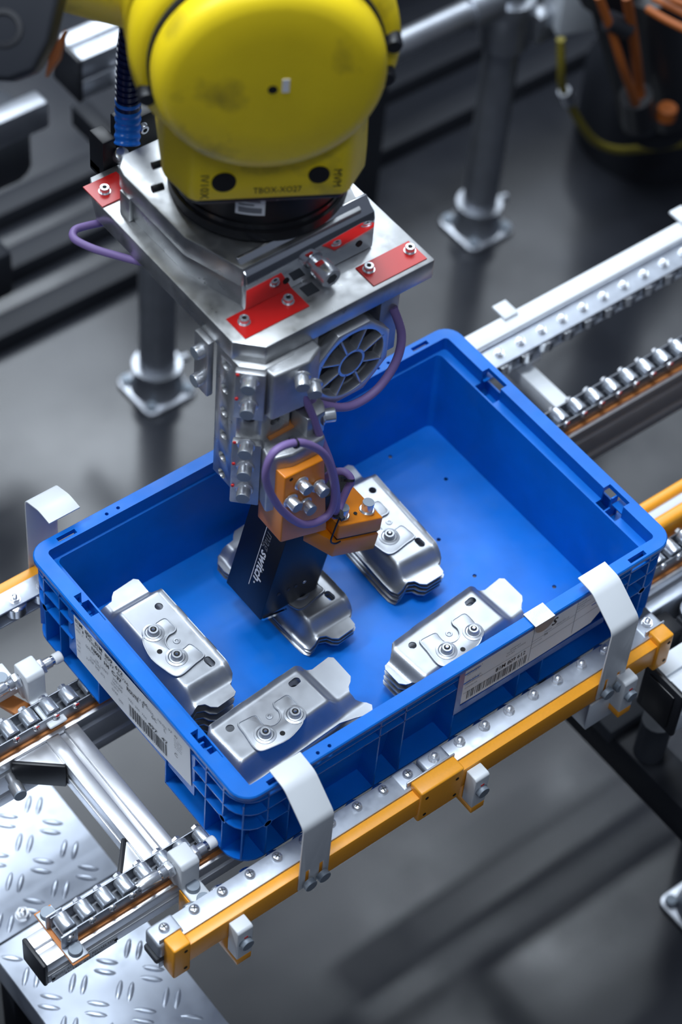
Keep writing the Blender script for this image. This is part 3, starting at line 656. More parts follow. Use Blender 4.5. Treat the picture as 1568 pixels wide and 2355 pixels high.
MB().lathe([(.1000, -.029), (.1085, -.031), (.1085, -.0375), (.100, -.0380)], D, n3, 64).build('seal_gap', 'dark_machine', rob)
MB().lathe([(.1120, -.0375), (.1190, -.0410), (.1230, -.0480), (.1240, -.0580), (.1240, -.0720), (.1200, -.0740)], D, n3, 72).build('collar', 'yellow_paint', rob, smooth=40)
MB().lathe([(.1190, -.0735), (.1205, -.0740), (.1205, -.0840), (.1190, -.0845)], D, n3, 64).build('seal_ring', 'black_plastic', rob)
MB().lathe([(.1180, -.0840), (.1240, -.0870), (.1250, -.100), (.1250, -.190), (.110, -.205)], D, n3, 72).build('housing', 'yellow_paint', rob, smooth=40)
# neck between the round housing and the flange
def poly(z, k=1.0, dn=0.0): return [RP(r * k, n * k + dn, z) for r, n in ((-.0700, .0660), (.0700, .0660), (.0770, .0620), (.0965, .0300), (.0985, .0220), (.0985, -.070), (-.0985, -.070), (-.0985, .0220), (-.0965, .0300), (-.0770, .0620))]
MB().loops([poly(.5760), poly(.600), poly(.655, .98), poly(.700, .95)]).build('neck', 'yellow_paint', rob, bevel=.004, seg=3)
for rr_, zz, s in ((-.044, .6010, .0120), (.046, .6050, .0105)): MB().lathe([(s, -.001), (s * .95, .0012)], RP(rr_, .0662, zz), n3, 24).build('bolt_pocket', 'hole', rob)
t = MB()
t.text('IV10X', .0115, RP(-.0660, .0668, .6120), -up, r3, width=.030); t.text('TBOX-XO27', .0105, RP(-.0160, .0668, .5850), r3, up, width=.046); t.text('MVM', .0115, RP(.0600, .0668, .6120), -up, r3, width=.022)
t.build('stencil', 'black_plastic', rob, smooth=0, recalc=False)
MB().lathe([(.0870, .520), (.0870, .580), (.0900, .5805)], AF, up, 64).build('flange_body', 'black_satin', rob, smooth=40)
MB().lathe([(.0880, .5010), (.0910, .5022), (.0910, .5130), (.0885, .5140), (.0885, .5215)], AF, up, 64).build('flange_ring', 'black_oxide', rob, smooth=40)
MB().loops([poly(.5700, .955), poly(.5765, .965)]).build('gasket_plate', 'black_plastic', rob, bevel=.002)
def arcpatch(r, a0, a1, z0, z1):
    b = math.atan2(n3.y, n3.x); P = []
    m = MB(); n = 8
    for i in range(n):
        x0, x1 = b + math.radians(a0 + (a1 - a0) * i / n), b + math.radians(a0 + (a1 - a0) * (i + 1) / n)
        f = lambda a, z: AF + Vector((math.cos(a) * r, math.sin(a) * r, z)); m.face([f(x0, z0), f(x1, z0), f(x1, z1), f(x0, z1)])
    return m
arcpatch(.0873, -22, -3, .533, .5545).build('sticker', 'paper', rob, recalc=False, label='white paper sticker')
t = MB()
arcpatch(.0876, -20, -6, .550, .5525).build('sticker_print', 'pale_ink', rob, recalc=False); arcpatch(.0876, -20, -10, .5455, .5475).build('sticker_print', 'pale_ink', rob, recalc=False); arcpatch(.0876, -20, -5, .536, .543).build('sticker_print', 'pale_ink', rob, recalc=False)
arcpatch(.0873, 4, 18, .5525, .5550).build('paint_stroke', 'white_print', rob, recalc=False, label='white paint stroke')
for a, rr_ in ((152, .1130), (128, .1135), (24, .1135), (6, .1130)):
    c = D + r3 * (rr_ * math.cos(math.radians(a + 60))) + up * (rr_ * math.sin(math.radians(a + 60)))
for dr, dz in ((-.1085, -.0350), (.1095, -.0230), (.1130, .0150)):
    MB().lathe([(.0085, 0), (.0085, .012), (.0068, .015)], D + r3 * dr + up * dz - n3 * .042, n3, 18).build('cap_screw', 'black_plastic', rob, smooth=40)
for z in (.558, .527): MB().cyl(RP(-.094, -.010, z), RP(-.105, -.006, z), .004, 12).build('side_screw', 'black_plastic', rob)
# forearm towards the upper left and the dark drive unit on it
fa = thing('robot_forearm', 'yellow robot forearm reaching away to the upper left', 'robot', (.1, .45, .80))
MB().tube([(.285, .430, .768), (.232, .503, .770), (.180, .570, .775), (.05, .74, .785)], lambda s: .080, 32, 6).build('casing', 'yellow_paint', fa, smooth=40)
for px, pz in ((.0, .0), (.009, -.012)): MB().lathe([(.0055, 0), (.0055, .003)], Vector((.152, .496, .748)) + Vector((px, -px * .8, pz)), (-.6, -.55, -.35), 14).build('bolt', 'black_plastic', fa)
du = thing('drive_unit', 'dark grey robot drive unit with round recess at the top left corner', 'robot part', (.07, .46, .70))
cc = Vector((.062, .445, .772)); dn_ = Vector((-.42, -.47, .55)).normalized(); dr_ = Vector((.79, -.61, .06)).normalized(); dp_ = dn_.cross(dr_)
def dpt(a, b, h): return cc + dr_ * a + dp_ * b + dn_ * h
outl = [(-.12, .10), (.052, .10), (.040, .045), (.028, .0), (.014, -.026), (-.008, -.034), (-.10, -.030), (-.12, .0)]
MB().loops([[dpt(a, b, 0) for a, b in outl], [dpt(a, b, .05) for a, b in outl]]).build('casing', 'dark_machine', du, bevel=.006, seg=3)
MB().lathe([(.017, .049), (.017, .0512), (.012, .0516), (.011, .0495)], dpt(-.012, .012, 0), dn_, 24).build('recess', 'black_plastic', du)
MB().loops([[dpt(a, b, -.03) for a, b in ((.020, -.010), (.034, .012), (.028, -.014), (.016, -.030))], [dpt(a, b, -.006) for a, b in ((.020, -.010), (.034, .012), (.028, -.014), (.016, -.030))]]).build('marker', 'orange_cable', du)
# ---- blue corrugated hose and its black holder
ho = thing('corrugated_hose', 'navy corrugated hose with bright blue end sleeve behind the wrist', 'hose', (.236, .535, .50))
path = [(.2255, .5260, .5050), (.2330, .5355, .5250), (.2360, .5390, .5560), (.2380, .5400, .600), (.2420, .5405, .635), (.2480, .5440, .672), (.2540, .5480, .700)]
PP = spline(path, 24)
m = MB(); i = 40
while i < len(PP) - 1:
    a = PP[i]; d = (PP[i + 1] - PP[i - 1]).normalized(); m.lathe([(.0118, -.0027), (.0133, -.0024), (.0133, .0020), (.0118, .0023), (.0118, .0040)], a, d, 22)
    L = 0; j = i
    while j < len(PP) - 1 and L < .0067: L += (PP[j + 1] - PP[j]).length; j += 1
    i = max(j, i + 1)
m.build('corrugation', 'navy_hose', ho, smooth=40)
m = MB(); SP = PP[0:46]; m.tube(SP, lambda s: .0132 + .0006 * math.sin(s * 34), 22, 1); m.build('sleeve', 'blue_sleeve', ho, smooth=60)
hb = thing('hose_holder', 'black clamp holder gripping the blue hose at the back of the tool plate', 'holder', (.232, .545, .47))
MB().box(.205, .222, .540, .566, .455, .505).build('jaw', 'black_plastic', hb, bevel=.002); MB().box(.228, .300, .5385, .562, .465, .520).build('jaw', 'black_plastic', hb, bevel=.003)
MB().box(.205, .26, .545, .566, .452, .468).build('base', 'black_plastic', hb, bevel=.002)
inst(F_sock, 'screw', hb, (.252, .5383, .506), (0, -1, 0)); MB().lathe([(.0072, 0), (.0078, .001), (.0078, .012), (.0060, .013)], (.224, .540, .478), (0, -.6, .8), 20).build('cable_gland', 'screw_steel', hb)

# ================================================================== GRIPPER TOOL
tool = thing('gripper_tool', 'aluminium gripper tool with red corner plates, octagonal post and orange magnet clamps', 'gripper', (.285, .385, .445))
PZ = .47
pl = [(.172, .505), (.172, .2690), (.1955, .2445), (.4065, .2445), (.4085, .2460), (.4085, .5380), (.187, .5380)]
MB().prism(pl, 'z', PZ - .025, PZ).build('mounting_plate', 'milled_aluminium', tool, bevel=.0012)
MB().prism([(.188, .474), (.188, .370), (.208, .304), (.350, .304), (.366, .352), (.366, .480), (.352, .494), (.204, .494)], 'z', PZ, PZ + .0290).build('adaptor_plate', 'milled_aluminium', tool, bevel=.0010)
MB().prism([(.184, .472), (.184, .367), (.205, .300), (.352, .300), (.369, .350), (.369, .480), (.354, .497), (.200, .497), (.187, .484)], 'z', PZ + .0305, PZ + .0560).build('adaptor_plate', 'milled_aluminium', tool, bevel=.0014)
MB().box(.1830, .1900, .461, .478, PZ, PZ + .032).build('foot', 'milled_aluminium', tool, bevel=.001)
for x0, x1, y0, y1 in ((.1725, .2135, .494, .529), (.1845, .2630, .2645, .2965), (.3330, .4015, .2500, .2800)):
    MB().box(x0, x1, y0, y1, PZ, PZ + .0014).build('corner_plate', 'red_plate', tool, smooth=0, label='red painted metal plate')
for x, y in ((.1870, .511), (.1965, .2830), (.2490, .2810), (.3425, .2705), (.3935, .2680)): inst(F_sock, 'cap_screw', tool, (x, y, PZ + .0014))
MB().prism([(.3140, .5290), (.3125, .5310), (.3105, .5310), (.3020, .5225), (.2965, .5195), (.2945, .5120), (.2945, .4715), (.3030, .4715), (.3030, .5000), (.3140, .5150)], 'x', .2065, .3660).build('polished_bar', 'polished_plate', tool, bevel=.0006)
lock = MB().lathe([(.0085, 0), (.0085, .006), (.0112, .006), (.0114, .008), (.0114, .0245), (.0104, .0260)], (.2940, .2955, .4880), (0, -1, -.04), 26).build('lock_bolt', 'screw_steel', tool, smooth=40)
MB().lathe([(.0064, .020), (.0064, .0263)], (.2940, .2955, .4880), (0, -1, -.04), 6).build('hexagon_socket', 'dark_grey', lock); MB().obox((.2895, .285, .4985), (1, 0, 0), (0, 1, 0), (0, 0, 1), .0045, .0025, .0012).build('paint_mark', 'red_mark', lock, bevel=.0008)
for x in (.2560, .3480): MB().lathe([(.0038, -.001), (.0038, .0006)], (x, .2945, .4850), (0, -1, 0), 16).build('bore', 'hole', tool)
MB().box(.270, .285, .276, .290, PZ - .002, PZ + .0006).build('pocket', 'dark_grey', tool, smooth=0)
# octagonal post
PC = Vector((.2085, .2757, 0)); hf = .036; ha = .0180
def octo(c, hf, ha): return [(c[0] + a * hf if k == 0 else c[0] + a * ha, c[1] + b * ha if k == 0 else c[1] + b * hf) for a, b, k in ((1, -1, 0), (1, 1, 0), (1, 1, 1), (-1, 1, 1), (-1, 1, 0), (-1, -1, 0), (-1, -1, 1), (1, -1, 1))]
po = MB().prism(octo(PC, hf, ha), 'z', .252, PZ - .025); hc = MB()
d45 = Vector((-.7071, -.7071, 0)); hcol = [.425, .390, .355, .320, .285, .2635]
for z in (.4275, .3925, .3575, .3225, .2875, .2600):
    hc.cyl((PC.x - .05, PC.y + .003, z), (PC.x + .0, PC.y + .003, z), .0062, 14); hc.cyl((PC.x, PC.y - .05, z), (PC.x, PC.y, z), .0062, 14)
for z in (.3700, .2700): hc.cyl(PC + d45 * .05 + up * z, PC + up * z, .0062, 14)
cut(po, hc).build('post', 'milled_aluminium', tool, bevel=.0008, smooth=30)
# cast clamps on the post
f45 = PC + d45 * .0382; t45 = Vector((.7071, -.7071, 0))
MB().obox(f45 + d45 * .004 + up * .411, t45, up, d45, .0155, .034, .0045).build('clamp_plate', 'cast_aluminium', tool, bevel=.002)
MB().prism([(.1915, .2400), (.1930, .2270), (.2350, .2230), (.2560, .2330), (.2560, .2750), (.2450, .2750)], 'z', .378, .4445).build('clamp_arm', 'cast_aluminium', tool, bevel=.003, seg=3)
MB().box(.2535, .268, .252, .32, .350, .4445).build('hanger', 'cast_aluminium', tool, bevel=.0015)
MB().box(.357, .382, .262, .31, .340, .4445).build('hanger', 'cast_aluminium', tool, bevel=.0015)
MB().obox(f45 + d45 * .004 + up * .291, t45, up, d45, .0155, .048, .0045).build('clamp_plate', 'cast_aluminium', tool, bevel=.002)
MB().prism([(.1900, .2420), (.1830, .2160), (.2080, .2080), (.2500, .2080), (.2560, .2250), (.2450, .2600)], 'z', .250, .335).build('clamp_arm', 'cast_aluminium', tool, bevel=.003, seg=3)
MB().prism([(.2300, .2420), (.2330, .2180), (.2560, .2180), (.2620, .2300), (.2620, .262)], 'z', .330, .362).build('clamp_arm', 'milled_aluminium', tool, bevel=.002)
for z in (.440, .4035): inst(F_cap_l, 'bolt', tool, f45 + d45 * .0085 + up * (z - .004), d45)
for z in (.3385, .3040, .2690): inst(F_cap_l, 'bolt', tool, f45 + d45 * .0085 + up * (z - .0005), d45)
for z in (.4270, .3860): inst(F_cap_l, 'bolt', tool, (.1700, .3090, z), (-1, 0, 0))
MB().box(.1650, .1725, .2980, .322, .366, .445).build('clamp_plate', 'cast_aluminium', tool, bevel=.0015)
for x, y, z in ((.2240, .2230, .4290), (.2440, .2270, .4020)): inst(F_cap_l, 'bolt', tool, (x, y, z), (-.45, -.8, -.1))
inst(F_cap_l, 'bolt', tool, (.2560, .2240, .3480), (.9, -.4, 0))
for z, k in ((.442, 0), (.4065, 0), (.3400, 0), (.3065, 0), (.2715, 0)): MB().lathe([(.0020, 0), (.0016, .0012)], f45 + d45 * .0085 - t45 * .0125 + up * z, d45, 10).build('paint_mark', 'red_mark', tool)
# octagonal cross profile with spoked end plate
WC = Vector((.3040, .2400, .3840))
def wring(y, R, kind, n=64):
    out = []
    for i in range(n):
        a = 2 * math.pi * i / n + .0
        if kind == 'o':
            k = (a + math.pi / 8) % (math.pi / 4) - math.pi / 8; rad = R / math.cos(k)
        else: rad = R
        out.append((WC.x + rad * math.cos(a), y, WC.z + rad * math.sin(a) * 1.06))
    return out
sp = MB().loops([wring(WC.y, .0480, 'o'), wring(WC.y + .012, .0480, 'o'), wring(WC.y + .012, .0415, 'c'), wring(WC.y, .0415, 'c')], closed=True).build('end_ring', 'aluminium', tool, bevel=.0006)
MB().loops([wring(WC.y, .0170, 'c', 32), wring(WC.y + .020, .0170, 'c', 32), wring(WC.y + .020, .0142, 'c', 32), wring(WC.y, .0142, 'c', 32)], closed=True).build('hub', 'aluminium', sp)
for i in range(8):
    a = math.pi / 8 + i * math.pi / 4; d = Vector((math.cos(a), 0, math.sin(a) * 1.06)).normalized()
    MB().obox(WC + d * .0300 + Vector((0, .006, 0)), d, d.cross(Vector((0, 1, 0))), (0, 1, 0), .0145, .0011, .006).build('spoke', 'aluminium', sp, bevel=.0004)
MB().loops([wring(WC.y + .0120, .0455, 'o'), wring(WC.y + .105, .0455, 'o'), wring(WC.y + .105, .0405, 'c'), wring(WC.y + .0120, .0405, 'c')], closed=True).build('cross_profile', 'cast_aluminium', tool)
MB().loops([wring(WC.y + .040, .0406, 'c'), wring(WC.y + .042, .0406, 'c')]).build('inner_web', 'dark_grey', tool)
# orange clamp blocks
OB = [(.1915, .2090), (.1935, .3140), (.1985, .3190), (.2450, .3130), (.2490, .3070), (.2560, .1900), (.2010, .1990)]
MB().loops([[(.1930, .1995, .2100), (.1930, .1995, .3160), (.2440, .1995, .3120), (.2560, .1995, .1860)], [(.1890, .2360, .2200), (.1890, .2360, .3200), (.2440, .2360, .3160), (.2560, .2360, .1960)]]).build('orange_block', 'orange_anodised', tool, bevel=.0016, seg=3, label='orange anodised clamp block')
MB().box(.200, .244, .2362, .246, .318, .338).build('shim_plate', 'orange_gasket', tool, bevel=.001)
for x, z in ((.2110, .2950), (.2340, .2750), (.1985, .2760), (.2180, .2570)): inst(F_cap, 'bolt', tool, (x + .003, .1990, z), (0, -1, 0))
for x, z in ((.2010, .3090), (.2350, .2680)): inst(F_hole, 'screw_hole', tool, (x, .1993, z), (0, -1, 0))
up2 = (Vector((.274, 0, .179)) - Vector((.267, 0, .130))).normalized(); ax2 = (Vector((.3375, 0, .149)) - Vector((.2737, 0, .1788))).normalized()
def b2(pts, y0, y1): return MB().loops([[(x, y0, z) for x, z in pts], [(x, y1, z) for x, z in pts]])
up_half = [(.2740, .1790), (.3370, .1495), (.3350, .1275), (.2725, .1570)]; lo_half = [(.2715, .1510), (.3340, .1215), (.3290, .0985), (.2680, .1290)]
b2(up_half, .2000, .2620).build('orange_block', 'orange_anodised', tool, bevel=.0016, seg=3, label='upper half of the orange split clamp')
MB().loops([[(.2715, .2005, .1515), (.3340, .2005, .1220), (.3290, .2005, .0985), (.2680, .2005, .1290)], [(.2300, .2350, .1900), (.3380, .2620, .1280), (.3290, .2620, .1050), (.2300, .2350, .1650)]]).build('orange_block', 'orange_anodised', tool, bevel=.0012, label='lower half of the orange split clamp')
b2([(.2755, .1550), (.3350, .1270), (.3345, .1235), (.2750, .1510)], .2030, .2550).build('clamp_gap', 'black_plastic', tool)
for x, y, z in ((.2880, .2140, .1735), (.3240, .2140, .1570), (.3120, .2500, .1620)): inst(F_cap, 'bolt', tool, (x, y, z), up2)
inst(F_hole, 'screw_hole', tool, (.307, .2130, .1645), up2)
# tilted black magnet
mz = Vector((.032, 0, .132)).normalized(); mx = Vector((mz.z, 0, -mz.x)); my = Vector((0, 1, 0)); MO = Vector((.1905, .2225, .0470))
def mp(a, b, c): return MO + mx * a + my * b + mz * c
sec = [(0, 0), (0, .0640), (.0780, .0640), (.0830, .0590), (.0830, .0060), (.0740, 0)]
mg = MB().loops([[mp(a, b, .0015 if a < .04 else .018) for a, b in sec], [mp(a, b, .175) for a, b in sec]]).build('magnet', 'black_satin', tool, bevel=.0010, label='black lifting magnet with white lettering')
tx = MB(); tx.text('switch', .0175, mp(-.0004, .0285, .0880), -mz, -my * 1.0, shear=.25, off=.0004, width=.044); tx.build('lettering', 'white_print', mg, smooth=0, recalc=False)
tx = MB(); tx.text('mag', .0175, mp(-.0004, .0285, .1160), -mz, -my, shear=.25, width=.0255); tx.build('lettering', 'grey_print', mg, smooth=0, recalc=False)
tx = MB(); tx.face([mp(-.0004, .0312, .030), mp(-.0004, .0321, .030), mp(-.0004, .0321, .119), mp(-.0004, .0312, .119)]); tx.build('rule', 'white_print', mg, smooth=0, recalc=False)
MB().lathe([(.0012, 0), (.0012, .0003)], mp(-.0003, .0250, .0395), -mx, 12).build('mark', 'white_print', mg)
MB().obox(mp(.020, -.0004, .0025), mx, my, mz, .0170, .0012, .0017).build('pole_shoe', 'bright_steel', mg, label='bright steel pole edge')
for a in (.016, .030, .040, .052): MB().lathe([(.0024, 0), (.0022, .0004)], mp(a, -.0002, .034 + a * .12), -my, 12).build('screw', 'dark_grey' if a < .05 else 'screw_steel', mg)
# purple cables
def cable(pts, label, closed=False, r=.0042):
    return MB().tube(pts, r, 12, 8, closed).build('cable', 'purple_cable', tool, smooth=60, label=label)
cable([(.200, .420, .4350), (.1808, .4326, .438), (.1640, .452, .440), (.1480, .475, .441), (.1400, .497, .441), (.1470, .5080, .440), (.1600, .5090, .438), (.1900, .505, .433)], 'purple cable looping out left of the plate')
ring = [(.196, .184, .385), (.2288, .184, .3448), (.2459, .184, .2882), (.2473, .184, .248), (.2339, .184, .2358), (.2074, .184, .2475), (.1798, .184, .2887), (.1597, .184, .3376), (.1548, .184, .3715), (.166, .184, .3938)]
cable(ring, 'purple cable ring around the orange block', True)
cable([(.2280, .230, .405), (.2380, .222, .3720), (.2480, .2140, .3300), (.2560, .205, .2950), (.2620, .200, .2600), (.2660, .199, .2250), (.2680, .203, .1980)], 'purple cable running down beside the orange block')
cable([(.2690, .200, .2000), (.2800, .2080, .2060), (.2880, .2100, .2200), (.2937, .2110, .2330), (.2900, .2200, .2400), (.2800, .2300, .2330), (.2720, .235, .2150)], 'short purple cable hook above the split clamp')
cable([(.2250, .242, .385), (.2440, .2390, .3700), (.2702, .236, .3440), (.3029, .234, .3240), (.3373, .234, .3270), (.3640, .238, .3500), (.3750, .246, .3780), (.3740, .262, .4050)], 'purple cable sagging under the spoked end plate', r=.0048)
def tie(o, d, r, nm='cable_tie'):
    d = Vector(d).normalized(); m = MB(); m.lathe([(r, -.0013), (r + .0011, -.0013), (r + .0011, .0013), (r, .0013)], o, d, 14); x, y, z = frame(d); m.obox(Vector(o) + x * (r + .002), x, y, z, .0022, .0024, .0022)
    return m.build('cable_tie', 'black_plastic', tool, label='black cable tie')
tie((.190, .184, .3880), (1, 0, -.2), .0046); tie((.2440, .2390, .3700), (.8, 0, -.5), .0052); tie((.2690, .199, .2050), (0, 0, 1), .0050); tie((.2920, .2120, .2330), (.4, .5, .8), .0050)
MB().tube([(.2690, .1960, .2000), (.2640, .1960, .1850), (.2610, .1970, .1660), (.2680, .1975, .1560), (.2760, .1985, .1530)], .0010, 8, 5).build('cable_tie', 'black_plastic', tool)
MB().tube([(.2230, .2350, .3820), (.2340, .2280, .3780), (.2440, .2300, .3650)], .0014, 8, 5).build('cable_tie', 'black_plastic', tool)

# ================================================================== SURROUNDINGS
# ---- chequer plate platform
ZP = -.35
def plate(x0, x1, y0, y1, label, seed):
    t = thing('chequer_plate', label, 'platform plate', ((x0 + x1) / 2, (y0 + y1) / 2, ZP - .03))
    MB().box(x0, x1, y0, y1, ZP - .004, ZP).build('sheet', 'chequer_plate', t, bevel=.001)
    MB().box(x0, x0 + .003, y0, y1, ZP - .05, ZP - .004).build('folded_edge', 'chequer_plate', t); MB().box(x1 - .003, x1, y0, y1, ZP - .05, ZP - .004).build('folded_edge', 'chequer_plate', t)
    m = MB(); px = .0390; nx = int((x1 - x0) / px) + 1; ny = int((y1 - y0) / px) + 1
    for i in range(nx):
        for j in range(ny):
            cx = x0 + (i + .5) * px; cy = y0 + (j + .5) * px; hor = (i + j) % 2 == 0
            for s in (-1, 1):
                a = Vector((1, 1, 0)).normalized() if hor else Vector((1, -1, 0)).normalized(); b = Vector((-a.y, a.x, 0)); c = Vector((cx, cy, ZP - .0006)) + b * (s * .0068)
                if not (x0 + .014 < c.x < x1 - .014 and y0 + .014 < c.y < y1 - .014): continue
                L = []
                for k, (w_, h_) in enumerate(((1, 0), (.72, .0022), (.3, .0030))):
                    L.append([c + a * (.0150 * w_ * math.cos(q)) + b * (.0042 * w_ * math.sin(q)) + up * h_ for q in [2 * math.pi * e / 10 for e in range(10)]])
                m.loops(L, cap0=False)
    o = m.build('tread_bars', 'chequer_plate', t, smooth=60); o['kind'] = 'stuff'
    return t
cp1 = plate(-.168, .003, -.30, .244, 'narrow chequer plate step under the capped beam end', 1)
cp2 = plate(-.70, .016, .2465, .52, 'wide bright chequer plate behind the narrow step', 2)
inst(F_nut, 'bolt', cp2, (-.112, .262, ZP)).scale = (1.4, 1.4, 1.4)
for x in (-.15, -.01):
    for y in (-.26, .22): pass
lg = thing('platform_frame', 'dark steel frame carrying the chequer plates', 'frame', (-.2, .1, -.75))
for x, y in ((-.15, -.27), (-.02, -.27), (-.15, .22), (-.02, .22), (-.64, .48), (-.02, .49)): MB().box(x - .015, x + .015, y - .015, y + .015, -.75, ZP - .004).build('leg', 'dark_machine', lg, bevel=.002)
dk = thing('machine_base', 'black machine base at the bottom left corner', 'machine', (-.30, .0, -.75)); MB().box(-.52, -.20, -.30, .24, -.75, ZP - .10).build('casing', 'dark_machine', dk, bevel=.008)
# ---- pipe posts with square floor flanges
def post(x, y, top, label, R=.030, half=.050):
    t = thing('pipe_post', label, 'post', (x, y, -.75), 'galvanised pipe posts on square flanges')
    MB().prism([(p[0], p[1]) for p in rr(x - half, x + half, y - half, y + half, .016, 0, 4)], 'z', -.75, -.742).build('flange', 'pipe_steel', t, bevel=.002)
    MB().lathe([(R + .014, -.742), (R + .010, -.735), (R + .007, -.70), (R + .010, -.698), (R + .010, -.688), (R, -.688)], (x, y, 0), up, 32).build('collar', 'pipe_steel', t, smooth=40)
    if top: MB().cyl((x, y, -.745), (x, y, top), R, 32).build('pipe', 'pipe_steel', t, smooth=40)
    for a in (-1, 1):
        for b in (-1, 1): o = inst(F_button, 'anchor_bolt', t, (x + a * (half - .014), y + b * (half - .014), -.742)); o.scale = (1.15, 1.15, 1.4)
    MB().cyl((x + R, y - .008, -.694), (x + R + .022, y - .012, -.694), .007, 12).build('set_screw', 'pipe_steel', t)
    return t
post(.704, 1.148, -.02, 'galvanised pipe post with square flange standing left behind the tool')
p2 = post(1.377, 1.142, -.05, 'galvanised pipe post with clamp fitting standing right of the robot')
MB().lathe([(.031, -.335), (.041, -.330), (.041, -.270), (.044, -.262), (.044, -.235), (.031, -.232)], (1.377, 1.142, 0), up, 32).build('clamp_fitting', 'pipe_steel', p2, smooth=40)
MB().cyl((1.345, 1.142, -.235), (1.29, 1.142, -.235), .029, 28).build('clamp_fitting', 'pipe_steel', p2, smooth=40); MB().box(1.40, 1.445, 1.09, 1.125, -.32, -.262).build('clamp_lug', 'pipe_steel', p2, bevel=.008)
hp = thing('handrail_pipe', 'horizontal galvanised rail pipe running left from the right post', 'pipe', (1.0, 1.142, -.29)); MB().cyl((.65, 1.142, -.235), (1.30, 1.142, -.235), .0225, 28).build('pipe', 'pipe_steel', hp, smooth=40)
post(.775, -.088, None, 'square floor flange cut by the right picture edge near the bottom')
# ---- heavy beams at the right
hb2 = thing('capped_beam', 'heavy aluminium beam with square black end cap right of the front rail', 'beam', (.7, -.065, -.12))
MB().prism(slot_profile(-.0925, -.0345, -.112, -.036, 1), 'x', .563, 1.1).build('section', 'pale_grey_paint', hb2, bevel=.001); MB().box(.5555, .5625, -.0945, -.0325, -.114, -.034).build('end_cap', 'black_plastic', hb2, bevel=.003)
MB().box(.5535, .5556, -.0845, -.0425, -.104, -.044).build('cap_panel', 'black_satin', hb2, bevel=.001)
MB().lathe([(.014, 0), (.016, .002), (.016, .012), (.010, .016)], (.600, -.075, -.036), up, 20).build('knob', 'screw_steel', hb2, smooth=40)
db = thing('dark_beam', 'dark blurred support beam sloping away under the front rail', 'beam', (.63, -.05, -.36)); MB().box(.606, .655, -.75, .16, -.36, -.30).build('section', 'dark_machine', db, bevel=.004)
MB().box(.60, .665, .02, .10, -.31, -.285).build('bracket', 'dark_grey', db, bevel=.004); MB().cyl((.63, -.02, -.23), (.63, -.02, -.30), .02, 16).build('foot', 'dark_grey', db)
MB().obox((.607, -.092, -.20), (.3, 1, 1.4), (1, 0, 0), (0, 1, -.6), .022, .004, .002).build('strut', 'pale_grey_paint', db)
for x in (.63,): MB().box(x - .02, x + .02, -.74, -.70, -.75, -.36).build('leg', 'dark_machine', db)
mc = thing('drive_housing', 'grey drive housing and black plate right of the crate corner', 'machine', (.70, .02, -.2))
MB().box(.600, .640, -.012, .020, -.10, -.055).build('plate', 'black_plastic', mc, bevel=.003); MB().box(.652, .76, -.03, .012, -.16, -.070).build('casing', 'dark_grey', mc, bevel=.003)
MB().lathe([(.016, 0), (.018, .003), (.018, .010), (.013, .012), (.013, .018)], (.672, .002, -.070), up, 22).build('cap', 'zinc', mc, smooth=40); MB().box(.62, .90, .024, .040, -.105, -.052).build('cover', 'chequer_plate', mc, bevel=.002)
MB().box(.84, .90, -.026, .030, -.75, -.052).build('stand', 'dark_machine', mc, bevel=.004)
# ---- second conveyor in the blurred upper left
fc = thing('far_conveyor', 'blurred aluminium beam frame with black end cap in the upper left', 'conveyor', (.9, 1.28, -.75))
MB().prism(slot_profile(1.2500, 1.3150, -.175, -.100, 1), 'x', .642, 1.3).build('beam', 'pipe_steel', fc, bevel=.001); MB().box(.634, .642, 1.248, 1.317, -.177, -.098).build('end_cap', 'black_plastic', fc, bevel=.002)
MB().box(.98, 1.02, 1.26, 1.305, -.75, -.175).build('leg', 'dark_machine', fc); MB().box(1.2, 1.245, 1.26, 1.305, -.75, -.175).build('leg', 'dark_machine', fc)
MB().lathe([(.014, 0), (.014, .012), (.008, .016)], (.705, 1.250, -.160), (0, -1, 0), 16).build('bolt', 'screw_steel', fc)
fc2 = thing('far_rail', 'pale blurred rail crossing behind the dark drive unit at the left edge', 'rail', (.4, 1.27, -.75))
MB().box(.10, .585, 1.250, 1.285, -.200, -.150).build('bar', 'pipe_steel', fc2, bevel=.006); MB().box(.12, .16, 1.25, 1.285, -.75, -.20).build('leg', 'dark_machine', fc2); MB().box(.69, .72, 1.22, 1.36, -.33, -.29).build('cross_member', 'dark_machine', fc2, bevel=.004); MB().box(.44, .60, 1.31, 1.40, -.36, -.22).build('motor', 'dark_grey', fc2, bevel=.03)
MB().box(.38, .47, 1.18, 1.25, -.42, -.33).build('gearbox', 'dark_machine', fc2, bevel=.01)
# dark shade bands on the floor, built as low dark strips
for i, (y, wv, hh, lb) in enumerate(((1.385, .06, .03, 'dark strip standing in for floor shade, nearest behind the posts'), (1.507, .06, .03, 'dark strip standing in for floor shade, second behind the posts'), (1.625, .06, .03, 'dark strip standing in for floor shade, third behind the posts'))):
    tag(MB().prism([(y - wv / 2, -.75), (y - wv / 2 + .006, -.75 + hh), (y + wv / 2 - .006, -.75 + hh), (y + wv / 2, -.75)], 'x', -.6, 4.5).build('floor_shade_strip', 'dark_machine', None, org=(1, y, -.75), bevel=.002), lb, 'shade strip', 'dark strips standing in for floor shade behind the posts')
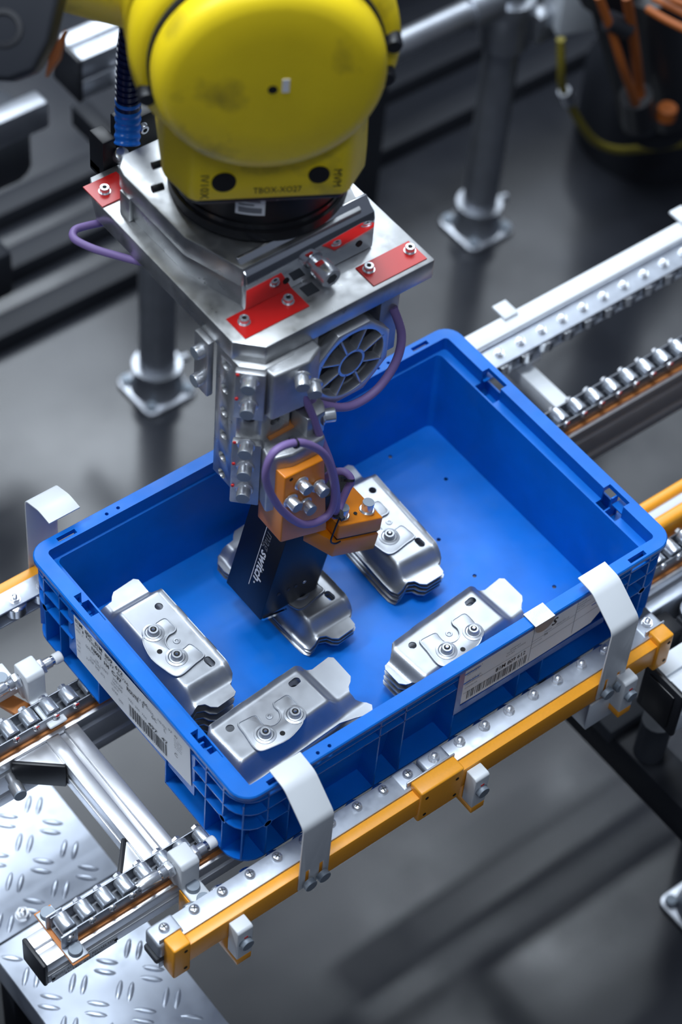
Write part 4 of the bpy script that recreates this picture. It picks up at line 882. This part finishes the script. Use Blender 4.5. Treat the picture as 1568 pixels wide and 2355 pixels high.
# ---- blurred robot at the upper right
br = thing('background_robot', 'blurred black robot with orange cables at the upper right', 'robot', (1.36, .88, -.75))
MB().lathe([(.14, -.75), (.14, -.60), (.11, -.56), (.10, -.34), (.085, -.30)], (1.80, 1.15, 0), up, 32).build('base', 'dark_machine', br, smooth=40)
MB().tube([(1.53, .925, -.41), (1.66, 1.03, -.44), (1.80, 1.15, -.45)], .06, 20, 4).build('link', 'dark_machine', br)
MB().tube([(1.4100, 0.9699, -0.120), (1.4697, 0.9617, -0.270), (1.5165, 0.9363, -0.420)], .036, 20, 6).build('arm', 'dark_machine', br); MB().tube([(1.4465, 0.9164, -0.100), (1.4973, 0.9153, -0.250), (1.5485, 0.9133, -0.400)], .042, 20, 6).build('arm', 'black_plastic', br)
MB().tube([(1.37, .955, -.03), (1.41, .97, -.12)], .05, 16, 3).build('elbow', 'dark_machine', br)
for P_, r_ in (([(1.2879, 0.8791, -0.020), (1.3173, 0.8678, -0.090), (1.3427, 0.8559, -0.160), (1.3825, 0.8568, -0.240), (1.4164, 0.8650, -0.300)], .0068), ([(1.3226, 0.8564, -0.020), (1.3494, 0.8583, -0.090), (1.3736, 0.8590, -0.160), (1.4044, 0.8660, -0.240), (1.4198, 0.8627, -0.300)], .0080),
               ([(1.3573, 0.8423, -0.050), (1.3633, 0.8092, -0.050), (1.3736, 0.7736, -0.050)], .0060), ([(1.3806, 0.8563, -0.050), (1.3888, 0.8274, -0.050), (1.3969, 0.7987, -0.050)], .0055), ([(1.3812, 0.8383, -0.030), (1.3846, 0.8186, -0.030), (1.3927, 0.7993, -0.030)], .0050)):
    MB().tube(P_, r_, 12, 6).build('cable', 'orange_cable', br, label='orange cable')
MB().tube([(1.405, .870, -.26), (1.43, .875, -.33)], .026, 16, 3).build('bracket', 'black_plastic', br); MB().tube([(1.315, .875, -.075), (1.345, .86, -.095)], .016, 14, 3).build('cable_strap', 'black_plastic', br)
MB().lathe([(.016, -.02), (.016, .0), (.014, .002)], (1.4632, .8506, -.300), (0, 0, 1), 20).build('connector', 'orange_cable', br, label='orange connector')
yc = thing('yellow_hose', 'yellow cable sagging from the grey cabinet under the blurred robot', 'cable', (1.36, .93, -.5))
MB().tube([(1.3400, 0.9850, -0.200), (1.3450, 0.9795, -0.250), (1.3596, 0.9839, -0.300), (1.3914, 0.9891, -0.360), (1.4393, 0.9894, -0.440), (1.4790, 0.9910, -0.490), (1.5214, 0.9828, -0.520), (1.5777, 0.9750, -0.540), (1.6499, 0.9552, -0.550)], .0070, 12, 6).build('sheath', 'yellow_cable', yc)
MB().tube([(1.368, .985, -.317), (1.388, .988, -.353)], .0105, 14, 3).build('coupling', 'pipe_steel', yc)
gc = thing('grey_cabinet', 'blurred grey cabinet hanging at the top right', 'cabinet', (1.45, 1.08, -.28)); MB().obox((1.482, 1.085, -.16), (1, -.35, 0), (.35, 1, 0), (0, 0, 1), .052, .035, .135).build('casing', 'pale_grey_paint', gc, bevel=.006)
